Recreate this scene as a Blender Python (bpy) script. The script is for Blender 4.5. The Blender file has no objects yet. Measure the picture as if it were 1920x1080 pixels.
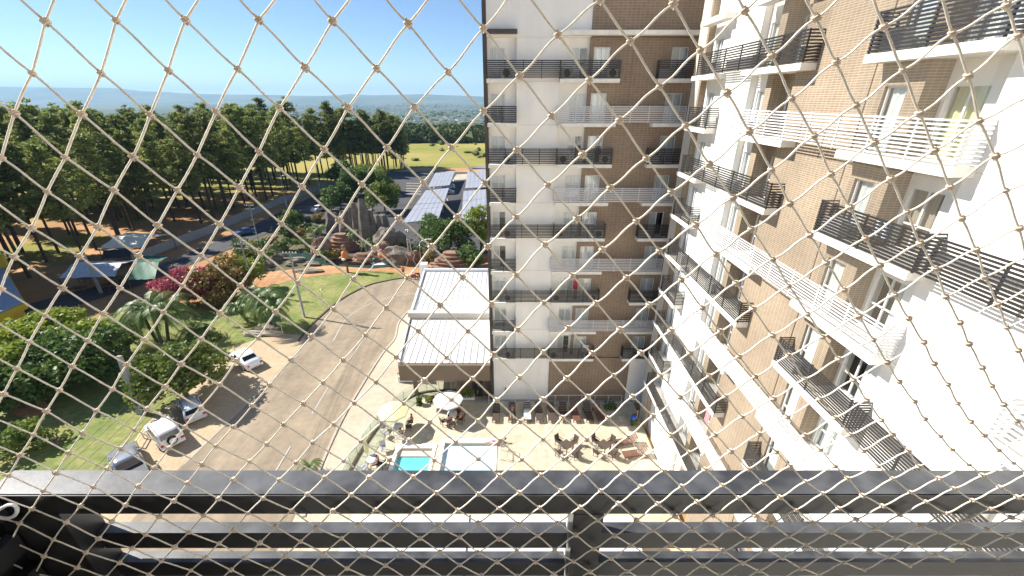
import bpy, bmesh, math, random
import numpy as np
from mathutils import Vector, Matrix
random.seed(7)
rng = np.random.default_rng(7)
scene = bpy.context.scene
COL = scene.collection
HC = 27.0
# ------------------------------------------------------------------ camera, sky, sun, exposure
cam = bpy.data.cameras.new('camera'); camo = bpy.data.objects.new('camera', cam); COL.objects.link(camo)
camo.location = (0, 0, HC); camo.rotation_euler = (math.radians(90 - 24.3), 0, 0)
cam.sensor_width = 36; cam.lens = 785 / 1920 * 36; cam.clip_start = 0.02; cam.clip_end = 60000
scene.camera = camo
world = bpy.data.worlds.new('World'); scene.world = world; world.use_nodes = True
SUN_EL = math.radians(40); SUN_AZ = math.atan2(0.30, -1.0)      # towards the sun, from +X axis
nt = world.node_tree; nt.nodes.clear()
sky = nt.nodes.new('ShaderNodeTexSky'); sky.sky_type = 'NISHITA'; sky.sun_disc = False
sky.sun_elevation = SUN_EL; sky.sun_rotation = math.pi / 2 - SUN_AZ
sky.air_density = 0.8; sky.dust_density = 0.0; sky.ozone_density = 4.0; sky.altitude = 900
bg = nt.nodes.new('ShaderNodeBackground'); bg.inputs[1].default_value = 0.076
wo = nt.nodes.new('ShaderNodeOutputWorld')
nt.links.new(sky.outputs[0], bg.inputs[0]); nt.links.new(bg.outputs[0], wo.inputs[0])
sl = bpy.data.lights.new('sun', 'SUN'); sl.energy = 5.0; sl.angle = math.radians(0.53); sl.color = (1.0, 0.945, 0.86)
so = bpy.data.objects.new('sun', sl); COL.objects.link(so)
sd = Vector((math.cos(SUN_AZ) * math.cos(SUN_EL), math.sin(SUN_AZ) * math.cos(SUN_EL), math.sin(SUN_EL)))
so.rotation_euler = sd.to_track_quat('Z', 'Y').to_euler(); so.location = (-60, 0, 80)
scene.view_settings.view_transform = 'Standard'; scene.view_settings.look = 'None'
scene.view_settings.exposure = 1.02; scene.view_settings.gamma = 1.0
scene.view_settings.use_curve_mapping = False
scene.cycles.volume_bounces = 0
scene.cycles.max_bounces = 8; scene.cycles.transparent_max_bounces = 12

# ------------------------------------------------------------------ geometry helpers
_p = math.radians(24.3); _s, _c = math.sin(_p), math.cos(_p); _F = 785.0
def G(u, v, z=0.0):
    """ground point seen along a direction measured in the 1920x1080 photo"""
    x = (u - 960) / _F; y = -(v - 540) / _F
    Y = _c + y * _s; Z = -_s + y * _c
    k = (z - HC) / Z
    return (x * k, Y * k)

WM = {}
KIDS = {}
def wm(o): return WM.get(o.name, Matrix.Identity(4))
def attach(o, parent, M=None):
    M = M or Matrix.Identity(4)
    if parent is not None:
        KIDS.setdefault(parent.name, []).append(o)
        o.parent = parent; o.matrix_parent_inverse = wm(parent).inverted()
    o.matrix_basis = M; WM[o.name] = M.copy()
def props(o, label=None, cat=None, group=None, kind=None):
    if label: o['label'] = label
    if cat: o['category'] = cat
    if group: o['group'] = group
    if kind: o['kind'] = kind
    return o
def empty(name, loc=(0, 0, 0), rz=0.0, label=None, cat=None, group=None, parent=None):
    o = bpy.data.objects.new(name, None); COL.objects.link(o); o.empty_display_size = 0.3
    attach(o, parent, Matrix.Translation(loc) @ Matrix.Rotation(rz, 4, 'Z'))
    return props(o, label, cat, group)
def link_mesh(name, me, parent=None, M=None, kind=None):
    o = bpy.data.objects.new(name, me); COL.objects.link(o); attach(o, parent, M)
    if kind: o['kind'] = kind
    return o

class MB:
    def __init__(s): s.v = []; s.f = []; s.m = []; s.sm = []
    def face(s, pts, mi=0, smooth=False):
        n = len(s.v); s.v.extend(tuple(p) for p in pts); s.f.append(tuple(range(n, n + len(pts)))); s.m.append(mi); s.sm.append(smooth)
    def mesh(s, vs, fs, mi=0, smooth=False):
        n = len(s.v); s.v.extend(tuple(p) for p in vs)
        for f in fs: s.f.append(tuple(i + n for i in f)); s.m.append(mi); s.sm.append(smooth)
    def box(s, x0, x1, y0, y1, z0, z1, mi=0):
        x0, x1 = min(x0, x1), max(x0, x1); y0, y1 = min(y0, y1), max(y0, y1); z0, z1 = min(z0, z1), max(z0, z1)
        s.mesh([(x0, y0, z0), (x1, y0, z0), (x1, y1, z0), (x0, y1, z0), (x0, y0, z1), (x1, y0, z1), (x1, y1, z1), (x0, y1, z1)],
               [(0, 3, 2, 1), (4, 5, 6, 7), (0, 1, 5, 4), (1, 2, 6, 5), (2, 3, 7, 6), (3, 0, 4, 7)], mi)
    def prism(s, poly, z0, z1, mi=0):
        n = len(poly)
        if sum(poly[i][0] * poly[(i + 1) % n][1] - poly[(i + 1) % n][0] * poly[i][1] for i in range(n)) < 0: poly = poly[::-1]
        zz = z0 if callable(z0) else (lambda x, y: z0); zt = z1 if callable(z1) else (lambda x, y: z1)
        vs = [(x, y, zz(x, y)) for x, y in poly] + [(x, y, zt(x, y)) for x, y in poly]
        fs = [tuple(range(n))[::-1], tuple(range(n, 2 * n))] + [(i, (i + 1) % n, n + (i + 1) % n, n + i) for i in range(n)]
        s.mesh(vs, fs, mi)
    def tube(s, pts, r, n=6, mi=0, cap=True, smooth=True):
        pts = [Vector(p) for p in pts]; m = len(pts)
        rs = r if hasattr(r, '__len__') else [r] * m
        vs = []; ref = None
        for i, p in enumerate(pts):
            d = (pts[min(i + 1, m - 1)] - pts[max(i - 1, 0)])
            if d.length < 1e-9: d = Vector((0, 0, 1))
            d.normalize()
            if ref is None: ref = Vector((0, 0, 1)) if abs(d.z) < .9 else Vector((1, 0, 0))
            a = d.cross(ref).normalized(); b = d.cross(a).normalized(); ref = -b if False else ref
            for k in range(n):
                t = 2 * math.pi * k / n; vs.append(p + (a * math.cos(t) + b * math.sin(t)) * rs[i])
        fs = []
        for i in range(m - 1):
            for k in range(n):
                k2 = (k + 1) % n; fs.append((i * n + k, i * n + k2, (i + 1) * n + k2, (i + 1) * n + k))
        if cap: fs += [tuple(range(n)), tuple(range((m - 1) * n, m * n))[::-1]]
        s.mesh(vs, fs, mi, smooth)
    def lathe(s, c, prof, n=16, mi=0, smooth=True):
        vs = []; fs = []; m = len(prof)
        for r, z in prof:
            for k in range(n): t = 2 * math.pi * k / n; vs.append((c[0] + r * math.cos(t), c[1] + r * math.sin(t), c[2] + z))
        for i in range(m - 1):
            for k in range(n): k2 = (k + 1) % n; fs.append((i * n + k, i * n + k2, (i + 1) * n + k2, (i + 1) * n + k))
        fs += [tuple(range(n))[::-1], tuple(range((m - 1) * n, m * n))]
        s.mesh(vs, fs, mi, smooth)
    def blob(s, c, r, seed=0, sub=2, amp=.2, mi=0, smooth=True):
        rx, ry, rz = r if hasattr(r, '__len__') else (r, r, r)
        bm = bmesh.new(); bmesh.ops.create_icosphere(bm, subdivisions=sub, radius=1)
        rr = random.Random(seed); ph = [rr.uniform(0, 6.3) for _ in range(9)]
        vs = []
        for v in bm.verts:
            p = v.co; k = 1 + amp * (math.sin(3 * p.x + ph[0]) * math.sin(2.6 * p.y + ph[1]) + .6 * math.sin(5.3 * p.z + ph[2] + 3 * p.x) + .4 * math.sin(8 * p.y + ph[3] + 4 * p.z))
            vs.append((c[0] + p.x * rx * k, c[1] + p.y * ry * k, c[2] + p.z * rz * k))
        fs = [tuple(v.index for v in f.verts) for f in bm.faces]; bm.free()
        s.mesh(vs, fs, mi, smooth)
    def data(s, name, mats):
        me = bpy.data.meshes.new(name); me.from_pydata(s.v, [], s.f)
        for m in (mats if isinstance(mats, (list, tuple)) else [mats]): me.materials.append(m)
        me.polygons.foreach_set('material_index', s.m); me.polygons.foreach_set('use_smooth', s.sm); me.update()
        return me
    def build(s, name, mats, parent=None, kind=None, world=True):
        """vertices are world coordinates; the object's origin goes to the centre of its base"""
        vs = np.array(s.v)
        o = (0.5 * (vs[:, 0].min() + vs[:, 0].max()), 0.5 * (vs[:, 1].min() + vs[:, 1].max()), vs[:, 2].min())
        s.v = [tuple(p) for p in (vs - np.array(o))]
        return link_mesh(name, s.data(name, mats), parent, Matrix.Translation(o), kind)

_unit = {}
def slat(name, mat, parent, x0, x1, y0, y1, z0, z1, kind=None):
    """one box-shaped piece; alike pieces share a unit mesh"""
    if mat.name not in _unit:
        b = MB(); b.box(-.5, .5, -.5, .5, -.5, .5); _unit[mat.name] = b.data('unit_piece', mat)
    M = Matrix.Translation(((x0 + x1) / 2, (y0 + y1) / 2, (z0 + z1) / 2)) @ Matrix.Diagonal((abs(x1 - x0), abs(y1 - y0), abs(z1 - z0), 1))
    return link_mesh(name, _unit[mat.name], parent, M, kind)

def clone(o, parent=None, loc=None, rz=None, sc=None):
    c = o.copy(); COL.objects.link(c)
    if parent is not None: c.parent = parent
    if loc is not None: place(c, loc, rz or 0.0, sc or 1.0)
    for ch in KIDS.get(o.name, []): clone(ch, c)
    return c
def place(o, loc, rz=0.0, sc=1.0):
    s3 = sc if hasattr(sc, '__len__') else (sc, sc, sc)
    o.matrix_basis = Matrix.Translation(loc) @ Matrix.Rotation(rz, 4, 'Z') @ Matrix.Diagonal((*s3, 1))

# ------------------------------------------------------------------ materials
def mat(name, col, rough=.7, var=0.0, scale=3.0, bump=0.0, bscale=None, metal=0.0, spec=0.4, col2=None, coord='pos', detail=6, thr=None, trans=0.0, objvar=0.0, bdist=.02, streak=None):
    m = bpy.data.materials.new(name); m.use_nodes = True; t = m.node_tree; N = t.nodes; L = t.links
    b = N['Principled BSDF']; b.inputs['Roughness'].default_value = rough; b.inputs['Metallic'].default_value = metal
    b.inputs['Specular IOR Level'].default_value = spec
    b.inputs['Base Color'].default_value = (*col, 1)
    src = None
    if coord == 'pos': g = N.new('ShaderNodeNewGeometry'); src = g.outputs['Position']
    else: g = N.new('ShaderNodeTexCoord'); src = g.outputs['Object']
    out = None
    if var or col2:
        n = N.new('ShaderNodeTexNoise'); n.inputs['Scale'].default_value = scale; n.inputs['Detail'].default_value = detail; n.inputs['Roughness'].default_value = .6
        L.new(src, n.inputs['Vector'])
        r = N.new('ShaderNodeValToRGB'); L.new(n.outputs['Fac'], r.inputs[0])
        lo, hi = thr or (.3, .7)
        r.color_ramp.elements[0].position = lo; r.color_ramp.elements[1].position = hi
        c2 = col2 or tuple(c * (1 + var) for c in col); c1 = tuple(c * (1 - var) for c in col) if not col2 else col
        r.color_ramp.elements[0].color = (*c1, 1); r.color_ramp.elements[1].color = (*c2, 1)
        out = r.outputs[0]
        if col2 and var:
            n2 = N.new('ShaderNodeTexNoise'); n2.inputs['Scale'].default_value = scale * 7; n2.inputs['Detail'].default_value = 5
            L.new(src, n2.inputs['Vector'])
            mr = N.new('ShaderNodeMapRange'); mr.inputs[1].default_value = .25; mr.inputs[2].default_value = .75; mr.inputs[3].default_value = 1 - var; mr.inputs[4].default_value = 1 + var
            L.new(n2.outputs['Fac'], mr.inputs[0])
            mx = N.new('ShaderNodeVectorMath'); mx.operation = 'SCALE'; L.new(out, mx.inputs[0]); L.new(mr.outputs[0], mx.inputs['Scale']); out = mx.outputs[0]
        L.new(out, b.inputs['Base Color'])
    if streak:
        sv, amt = streak
        mp = N.new('ShaderNodeMapping'); mp.inputs['Scale'].default_value = sv; L.new(src, mp.inputs[0])
        n3 = N.new('ShaderNodeTexNoise'); n3.inputs['Scale'].default_value = 1.0; n3.inputs['Detail'].default_value = 7; n3.inputs['Roughness'].default_value = .65; L.new(mp.outputs[0], n3.inputs['Vector'])
        m3 = N.new('ShaderNodeMapRange'); m3.inputs[1].default_value = .35; m3.inputs[2].default_value = .62; m3.inputs[3].default_value = 1 - amt; m3.inputs[4].default_value = 1 + amt * .25; L.new(n3.outputs['Fac'], m3.inputs[0])
        s3 = N.new('ShaderNodeVectorMath'); s3.operation = 'SCALE'; L.new(out, s3.inputs[0]); L.new(m3.outputs[0], s3.inputs['Scale']); out = s3.outputs[0]; L.new(out, b.inputs['Base Color'])
    if objvar:
        oi = N.new('ShaderNodeObjectInfo'); mr = N.new('ShaderNodeMapRange'); mr.inputs[3].default_value = 1 - objvar; mr.inputs[4].default_value = 1 + objvar
        L.new(oi.outputs['Random'], mr.inputs[0]); hs = N.new('ShaderNodeHueSaturation'); L.new(mr.outputs[0], hs.inputs['Value'])
        if out is not None: L.new(out, hs.inputs['Color'])
        else: hs.inputs['Color'].default_value = (*col, 1)
        L.new(hs.outputs[0], b.inputs['Base Color']); out = hs.outputs[0]
    if bump:
        n = N.new('ShaderNodeTexNoise'); n.inputs['Scale'].default_value = bscale or scale * 6; n.inputs['Detail'].default_value = 4; L.new(src, n.inputs['Vector'])
        bp = N.new('ShaderNodeBump'); bp.inputs['Strength'].default_value = bump; bp.inputs['Distance'].default_value = bdist
        L.new(n.outputs['Fac'], bp.inputs['Height']); L.new(bp.outputs[0], b.inputs['Normal'])
    if trans:
        tr = N.new('ShaderNodeBsdfTranslucent'); ad = N.new('ShaderNodeMixShader'); ad.inputs[0].default_value = trans
        if out is not None: L.new(out, tr.inputs[0])
        else: tr.inputs[0].default_value = (*col, 1)
        L.new(b.outputs[0], ad.inputs[1]); L.new(tr.outputs[0], ad.inputs[2]); L.new(ad.outputs[0], N['Material Output'].inputs[0])
    return m
def brick_mat(name, c1, c2, mortar, bw, bh, ms=.012, bump=.5):
    m = bpy.data.materials.new(name); m.use_nodes = True; t = m.node_tree; N = t.nodes; L = t.links
    b = N['Principled BSDF']; b.inputs['Roughness'].default_value = .75
    g = N.new('ShaderNodeNewGeometry'); sp = N.new('ShaderNodeSeparateXYZ'); L.new(g.outputs['Position'], sp.inputs[0])
    ad = N.new('ShaderNodeMath'); ad.operation = 'ADD'; L.new(sp.outputs[0], ad.inputs[0]); L.new(sp.outputs[1], ad.inputs[1])
    cb = N.new('ShaderNodeCombineXYZ'); L.new(ad.outputs[0], cb.inputs[0]); L.new(sp.outputs[2], cb.inputs[1])
    k = N.new('ShaderNodeTexBrick'); L.new(cb.outputs[0], k.inputs['Vector']); k.offset = 0.0
    k.inputs['Scale'].default_value = 1; k.inputs['Brick Width'].default_value = bw; k.inputs['Row Height'].default_value = bh; k.inputs['Mortar Size'].default_value = ms; k.inputs['Mortar Smooth'].default_value = .2
    k.inputs['Color1'].default_value = (*c1, 1); k.inputs['Color2'].default_value = (*c2, 1); k.inputs['Mortar'].default_value = (*mortar, 1)
    n = N.new('ShaderNodeTexNoise'); n.inputs['Scale'].default_value = .35; n.inputs['Detail'].default_value = 5; L.new(g.outputs['Position'], n.inputs['Vector'])
    mr = N.new('ShaderNodeMapRange'); mr.inputs[1].default_value = .3; mr.inputs[2].default_value = .7; mr.inputs[3].default_value = .82; mr.inputs[4].default_value = 1.12; L.new(n.outputs['Fac'], mr.inputs[0])
    sc = N.new('ShaderNodeVectorMath'); sc.operation = 'SCALE'; L.new(k.outputs['Color'], sc.inputs[0]); L.new(mr.outputs[0], sc.inputs['Scale']); L.new(sc.outputs[0], b.inputs['Base Color'])
    bp = N.new('ShaderNodeBump'); bp.inputs['Strength'].default_value = bump; bp.inputs['Distance'].default_value = .01; bp.invert = True
    L.new(k.outputs['Fac'], bp.inputs['Height']); L.new(bp.outputs[0], b.inputs['Normal'])
    return m
def glass_mat(name, tint=(.8, .85, .85), fac=.10, rough=.03):
    m = bpy.data.materials.new(name); m.use_nodes = True; t = m.node_tree; N = t.nodes; L = t.links; N.clear()
    o = N.new('ShaderNodeOutputMaterial'); g = N.new('ShaderNodeBsdfGlossy'); g.inputs['Roughness'].default_value = rough
    tr = N.new('ShaderNodeBsdfTransparent'); tr.inputs[0].default_value = (*tint, 1)
    lw = N.new('ShaderNodeLayerWeight'); pw = N.new('ShaderNodeMath'); pw.operation = 'POWER'; pw.inputs[1].default_value = 5; L.new(lw.outputs['Facing'], pw.inputs[0])
    ad = N.new('ShaderNodeMath'); ad.operation = 'ADD'; ad.use_clamp = True; ad.inputs[1].default_value = fac; L.new(pw.outputs[0], ad.inputs[0])
    mx = N.new('ShaderNodeMixShader'); L.new(ad.outputs[0], mx.inputs[0]); L.new(tr.outputs[0], mx.inputs[1]); L.new(g.outputs[0], mx.inputs[2]); L.new(mx.outputs[0], o.inputs[0])
    return m
def emis_none(): pass

M = {}
M['white_wall'] = mat('white_wall', (.85, .835, .79), .8, var=.03, scale=.6, streak=((1.1, 1.1, .12), .05))
M['tan_brick'] = brick_mat('tan_brick', (.29, .22, .15), (.24, .18, .12), (.44, .37, .28), .24, .08, .011)
M['brown_brick'] = brick_mat('brown_brick', (.28, .205, .145), (.235, .17, .118), (.36, .28, .205), .30, .16, .014)
M['beige_wall'] = mat('beige_wall', (.55, .49, .41), .8, var=.05, scale=.7)
M['slab'] = mat('slab', (.78, .76, .70), .7, var=.05, scale=1.3, streak=((2.5, 2.5, .6), .12))
M['dark_metal'] = mat('dark_metal', (.018, .019, .022), .32, spec=.5)
M['rail_dark'] = mat('rail_dark', (.03, .028, .028), .4, spec=.5)
M['rail_white'] = mat('rail_white', (.60, .61, .63), .45, spec=.5)
M['frame_white'] = mat('frame_white', (.8, .8, .8), .4)
M['frame_dark'] = mat('frame_dark', (.05, .05, .05), .5)
M['glass'] = glass_mat('glass', (.94, .96, .96))
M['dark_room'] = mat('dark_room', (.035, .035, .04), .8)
M['curtain'] = mat('curtain', (.82, .82, .80), .9, var=.05, scale=2)
M['curtain_yellow'] = mat('curtain_yellow', (.86, .82, .52), .9)
M['curtain_tan'] = mat('curtain_tan', (.5, .42, .33), .9)
M['ac'] = mat('ac', (.6, .6, .6), .5)
M['edge_dark'] = mat('edge_dark', (.075, .062, .055), .6)
M['metal_roof'] = mat('metal_roof', (.56, .565, .56), .4, var=.06, scale=.5, spec=.5)
M['fascia_brown'] = mat('fascia_brown', (.19, .135, .09), .6, var=.08, scale=.8)
M['concrete'] = mat('concrete', (.36, .345, .32), .85, var=.15, scale=2.5, bump=.2)
M['cable'] = mat('cable', (.05, .05, .05), .6)
M['trunk'] = mat('trunk', (.075, .048, .034), .9, var=.3, scale=3, bump=.4)
M['trunk_grey'] = mat('trunk_grey', (.15, .13, .11), .9, var=.3, scale=3)
M['pine_leaf'] = mat('pine_leaf', (.10, .145, .035), .6, var=.4, scale=.35, coord='obj', trans=.45, objvar=.3, col2=(.36, .38, .10))
M['leaf_dark'] = mat('leaf_dark', (.05, .105, .03), .5, var=.4, scale=.6, trans=.38, objvar=.15, col2=(.15, .225, .05))
M['leaf_mid'] = mat('leaf_mid', (.08, .14, .025), .5, var=.4, scale=.6, trans=.35, objvar=.15, col2=(.24, .29, .05))
M['leaf_lime'] = mat('leaf_lime', (.15, .22, .025), .5, var=.3, scale=.9, trans=.38, objvar=.1, col2=(.34, .38, .06))
M['leaf_palm'] = mat('leaf_palm', (.08, .15, .03), .4, var=.3, scale=.9, trans=.35, col2=(.2, .29, .07))
M['bougain'] = mat('bougain', (.22, .07, .06), .6, var=.4, scale=1.6, trans=.3, col2=(.58, .10, .20))
M['leaf_olive'] = mat('leaf_olive', (.16, .17, .04), .6, var=.35, scale=.8, trans=.3, col2=(.34, .19, .07))
M['asphalt'] = mat('asphalt', (.25, .20, .145), .9, var=.14, scale=.22, bump=.15, bscale=30, col2=(.35, .28, .195), streak=((.9, .07, 1), .20))
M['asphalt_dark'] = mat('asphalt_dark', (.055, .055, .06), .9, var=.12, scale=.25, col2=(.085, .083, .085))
M['plaza'] = mat('plaza', (.41, .355, .265), .85, var=.12, scale=.25, col2=(.51, .45, .35))
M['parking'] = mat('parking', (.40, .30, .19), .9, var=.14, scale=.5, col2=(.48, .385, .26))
M['lawn'] = mat('lawn', (.13, .18, .035), .9, var=.3, scale=.28, bump=.5, bscale=14, col2=(.30, .275, .10), thr=(.35, .72))
M['soil'] = mat('soil', (.38, .19, .085), .95, var=.25, scale=.12, col2=(.50, .30, .15))
M['mark'] = mat('mark', (.44, .42, .38), .8, var=.12, scale=6)
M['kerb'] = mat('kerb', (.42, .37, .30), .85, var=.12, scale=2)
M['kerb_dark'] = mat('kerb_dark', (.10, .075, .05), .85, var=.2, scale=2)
M['rock'] = mat('rock', (.13, .11, .09), .85, var=.3, scale=.9, bump=.6, bscale=4, col2=(.25, .21, .17))
M['rock_red'] = mat('rock_red', (.19, .10, .065), .85, var=.3, scale=.9, bump=.5, bscale=5, col2=(.36, .22, .15))
M['water_dark'] = mat('water_dark', (.03, .06, .055), .06, spec=.6, bump=.1, bscale=3)
M['foam'] = mat('foam', (.75, .8, .82), .5, var=.1)
M['tarp_white'] = mat('tarp_white', (.86, .78, .62), .6, var=.12, scale=1.5)
M['tarp_blue'] = mat('tarp_blue', (.46, .47, .50), .45, var=.15, scale=1.2)
M['tarp_green'] = mat('tarp_green', (.02, .10, .055), .6)
M['wood'] = mat('wood', (.16, .09, .05), .7, var=.2, scale=5)
M['wood_red'] = mat('wood_red', (.16, .075, .05), .6, var=.2, scale=5)
M['wicker'] = mat('wicker', (.085, .06, .048), .8, var=.25, scale=20)
M['yellow'] = mat('yellow', (.62, .42, .03), .6)
M['park_soil_shade'] = mat('park_soil_shade', (.07, .055, .035), .95, var=.3, scale=.4, col2=(.15, .14, .055))  # brown soil and grass, with the park's shade put into the colour
M['roof_grey'] = mat('roof_grey', (.30, .34, .40), .6, var=.08)
M['solar'] = mat('solar', (.36, .37, .41), .42, var=.08, scale=.6, spec=.7)  # pale base stands in for the sky reflected on the panels
M['steel'] = mat('steel', (.55, .56, .58), .4, metal=.6)
M['umb_white'] = mat('umb_white', (.82, .82, .80), .7)
M['umb_cream'] = mat('umb_cream', (.68, .66, .38), .7)
M['car_pale'] = mat('car_pale', (.62, .64, .67), .2, spec=.6)
M['car_white'] = mat('car_white', (.82, .83, .84), .22, spec=.6)
M['car_silver'] = mat('car_silver', (.42, .44, .48), .2, metal=.5)
M['car_blue'] = mat('car_blue', (.05, .09, .22), .2, spec=.7)
M['car_glass'] = mat('car_glass', (.012, .014, .018), .05, spec=.8)
M['rubber'] = mat('rubber', (.02, .02, .02), .8)
M['red_lamp'] = mat('red_lamp', (.45, .02, .02), .3)
M['plate'] = mat('plate', (.6, .6, .6), .4)
M['skin'] = mat('skin', (.42, .24, .16), .6)
M['hair'] = mat('hair', (.02, .014, .01), .6)
M['cloth_red'] = mat('cloth_red', (.40, .04, .05), .8)
M['cloth_black'] = mat('cloth_black', (.025, .025, .03), .8)
M['cloth_white'] = mat('cloth_white', (.75, .75, .75), .8)
M['cloth_blue'] = mat('cloth_blue', (.02, .10, .55), .7)
M['cloth_pink'] = mat('cloth_pink', (.6, .25, .28), .8)
M['cloth_orange'] = mat('cloth_orange', (.62, .22, .07), .8)
M['sign_green'] = mat('sign_green', (.02, .09, .07), .5)
M['net'] = mat('net', (.80, .74, .64), .75, var=.14, scale=90, bump=.8, bscale=500, bdist=.0006)
M['knot'] = mat('knot', (.68, .56, .44), .75, var=.2, scale=110, bump=.8, bscale=400, bdist=.0006)
M['fine_net'] = mat('fine_net', (.30, .26, .21), .8)
M['terracotta'] = mat('terracotta', (.42, .18, .10), .8, var=.2, scale=.02)
# stone paving of the pool deck: irregular flags with sunk joints
def stone_mat():
    m = bpy.data.materials.new('deck_stone'); m.use_nodes = True; t = m.node_tree; N = t.nodes; L = t.links; b = N['Principled BSDF']; b.inputs['Roughness'].default_value = .8
    g = N.new('ShaderNodeNewGeometry')
    v = N.new('ShaderNodeTexVoronoi'); v.inputs['Scale'].default_value = 2.2; L.new(g.outputs['Position'], v.inputs['Vector'])
    e = N.new('ShaderNodeTexVoronoi'); e.feature = 'DISTANCE_TO_EDGE'; e.inputs['Scale'].default_value = 2.2; L.new(g.outputs['Position'], e.inputs['Vector'])
    r = N.new('ShaderNodeValToRGB'); L.new(v.outputs['Color'], r.inputs[0]); r.color_ramp.elements[0].color = (.42, .365, .26, 1); r.color_ramp.elements[1].color = (.60, .54, .41, 1)
    r2 = N.new('ShaderNodeMapRange'); r2.inputs[2].default_value = .03; r2.inputs[3].default_value = .82; r2.inputs[4].default_value = 1; L.new(e.outputs['Distance'], r2.inputs[0])
    s = N.new('ShaderNodeVectorMath'); s.operation = 'SCALE'; L.new(r.outputs[0], s.inputs[0]); L.new(r2.outputs[0], s.inputs['Scale']); L.new(s.outputs[0], b.inputs['Base Color'])
    bp = N.new('ShaderNodeBump'); bp.inputs['Distance'].default_value = .01; L.new(r2.outputs[0], bp.inputs['Height']); L.new(bp.outputs[0], b.inputs['Normal'])
    return m
M['deck'] = stone_mat()
def pool_mat(name, c1, c2):
    m = mat(name, c1, .04, col2=c2, scale=.8, spec=.6, bump=.25, bscale=2.6); return m
M['pool_blue'] = pool_mat('pool_blue', (.10, .50, .62), (.16, .60, .70))
M['pool_pale'] = pool_mat('pool_pale', (.46, .66, .80), (.52, .72, .84))

# ================================================================== LAND
def smooth(a, b, x):
    t = min(1, max(0, (x - a) / (b - a))); return t * t * (3 - 2 * t)
def wav(x, y, s, k=0): return math.sin(x / s + 1.3 * k + 1.7 * math.sin(y / s * .8 + k)) * math.cos(y / s * 1.1 + 2.1 * k + 1.2 * math.sin(x / s * .7))
RIDGE = [(-1.6, 250), (-1.03, 290), (-.86, 270), (-.78, 195), (-.66, 122), (-.52, 120), (-.44, 100), (-.38, 105), (-.345, 150), (-.31, 100), (-.27, 110), (-.2, 125), (-.14, 100), (-.03, 72), (.3, 110), (.9, 90), (2, 150)]
def ridge(q):
    for (a, ha), (b, hb) in zip(RIDGE, RIDGE[1:]):
        if a <= q <= b: t = (q - a) / (b - a); t = t * t * (3 - 2 * t); return ha + (hb - ha) * t
    return 60
def land(x, y):
    r = math.hypot(x, y)
    z = -62 * smooth(210, 1500, r) + (2.5 * wav(x, y, 120) * smooth(200, 420, r)) + 7 * wav(x, y, 620, 2) * smooth(600, 2200, r)
    if y > 0:
        q = x / y; h = ridge(q) + 12 * wav(x, y, 900, 4)
        z += (h + 62) * smooth(8200, 11000, y) * (1 if y < 12500 else 1 - .5 * smooth(12500, 16000, y))
    return z
def land_mat():
    m = bpy.data.materials.new('land'); m.use_nodes = True; t = m.node_tree; N = t.nodes; L = t.links; b = N['Principled BSDF']; b.inputs['Roughness'].default_value = .95; b.inputs['Specular IOR Level'].default_value = .1
    g = N.new('ShaderNodeNewGeometry')
    def noise(scale, lo, hi, c1, c2, det=8):
        n = N.new('ShaderNodeTexNoise'); n.inputs['Scale'].default_value = scale; n.inputs['Detail'].default_value = det; n.inputs['Roughness'].default_value = .62; L.new(g.outputs['Position'], n.inputs['Vector'])
        r = N.new('ShaderNodeValToRGB'); r.color_ramp.elements[0].position = lo; r.color_ramp.elements[1].position = hi; r.color_ramp.elements[0].color = (*c1, 1); r.color_ramp.elements[1].color = (*c2, 1); L.new(n.outputs['Fac'], r.inputs[0]); return r.outputs[0]
    near = noise(.05, .38, .62, (.33, .17, .08), (.50, .30, .15))
    grass = noise(.02, .4, .62, (.13, .15, .03), (.30, .27, .075))
    field = noise(.012, .35, .6, (.20, .22, .05), (.37, .31, .10))
    far = noise(.0011, .42, .6, (.06, .085, .035), (.17, .165, .075))
    far2 = noise(.0005, .3, .7, (.5, .5, .5), (1, 1, 1))
    def dist(lo, hi):
        ln = N.new('ShaderNodeVectorMath'); ln.operation = 'LENGTH'; L.new(g.outputs['Position'], ln.inputs[0])
        mr = N.new('ShaderNodeMapRange'); mr.inputs[1].default_value = lo; mr.inputs[2].default_value = hi; L.new(ln.outputs['Value'], mr.inputs[0]); return mr.outputs[0]
    def mixc(f, a, c):
        x = N.new('ShaderNodeMix'); x.data_type = 'RGBA'
        if isinstance(f, float): x.inputs[0].default_value = f
        else: L.new(f, x.inputs[0])
        L.new(a, x.inputs[6]); L.new(c, x.inputs[7]); return x.outputs[2]
    gn = N.new('ShaderNodeTexNoise'); gn.inputs['Scale'].default_value = .045; gn.inputs['Detail'].default_value = 6; L.new(g.outputs['Position'], gn.inputs['Vector'])
    gr = N.new('ShaderNodeValToRGB'); gr.color_ramp.elements[0].position = .5; gr.color_ramp.elements[1].position = .6; L.new(gn.outputs['Fac'], gr.inputs[0])
    c = mixc(gr.outputs[0], near, grass)
    c = mixc(dist(140, 175), c, field)
    c = mixc(dist(420, 700), c, far)
    L.new(c, b.inputs['Base Color']); return m
M['land'] = land_mat()
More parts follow.
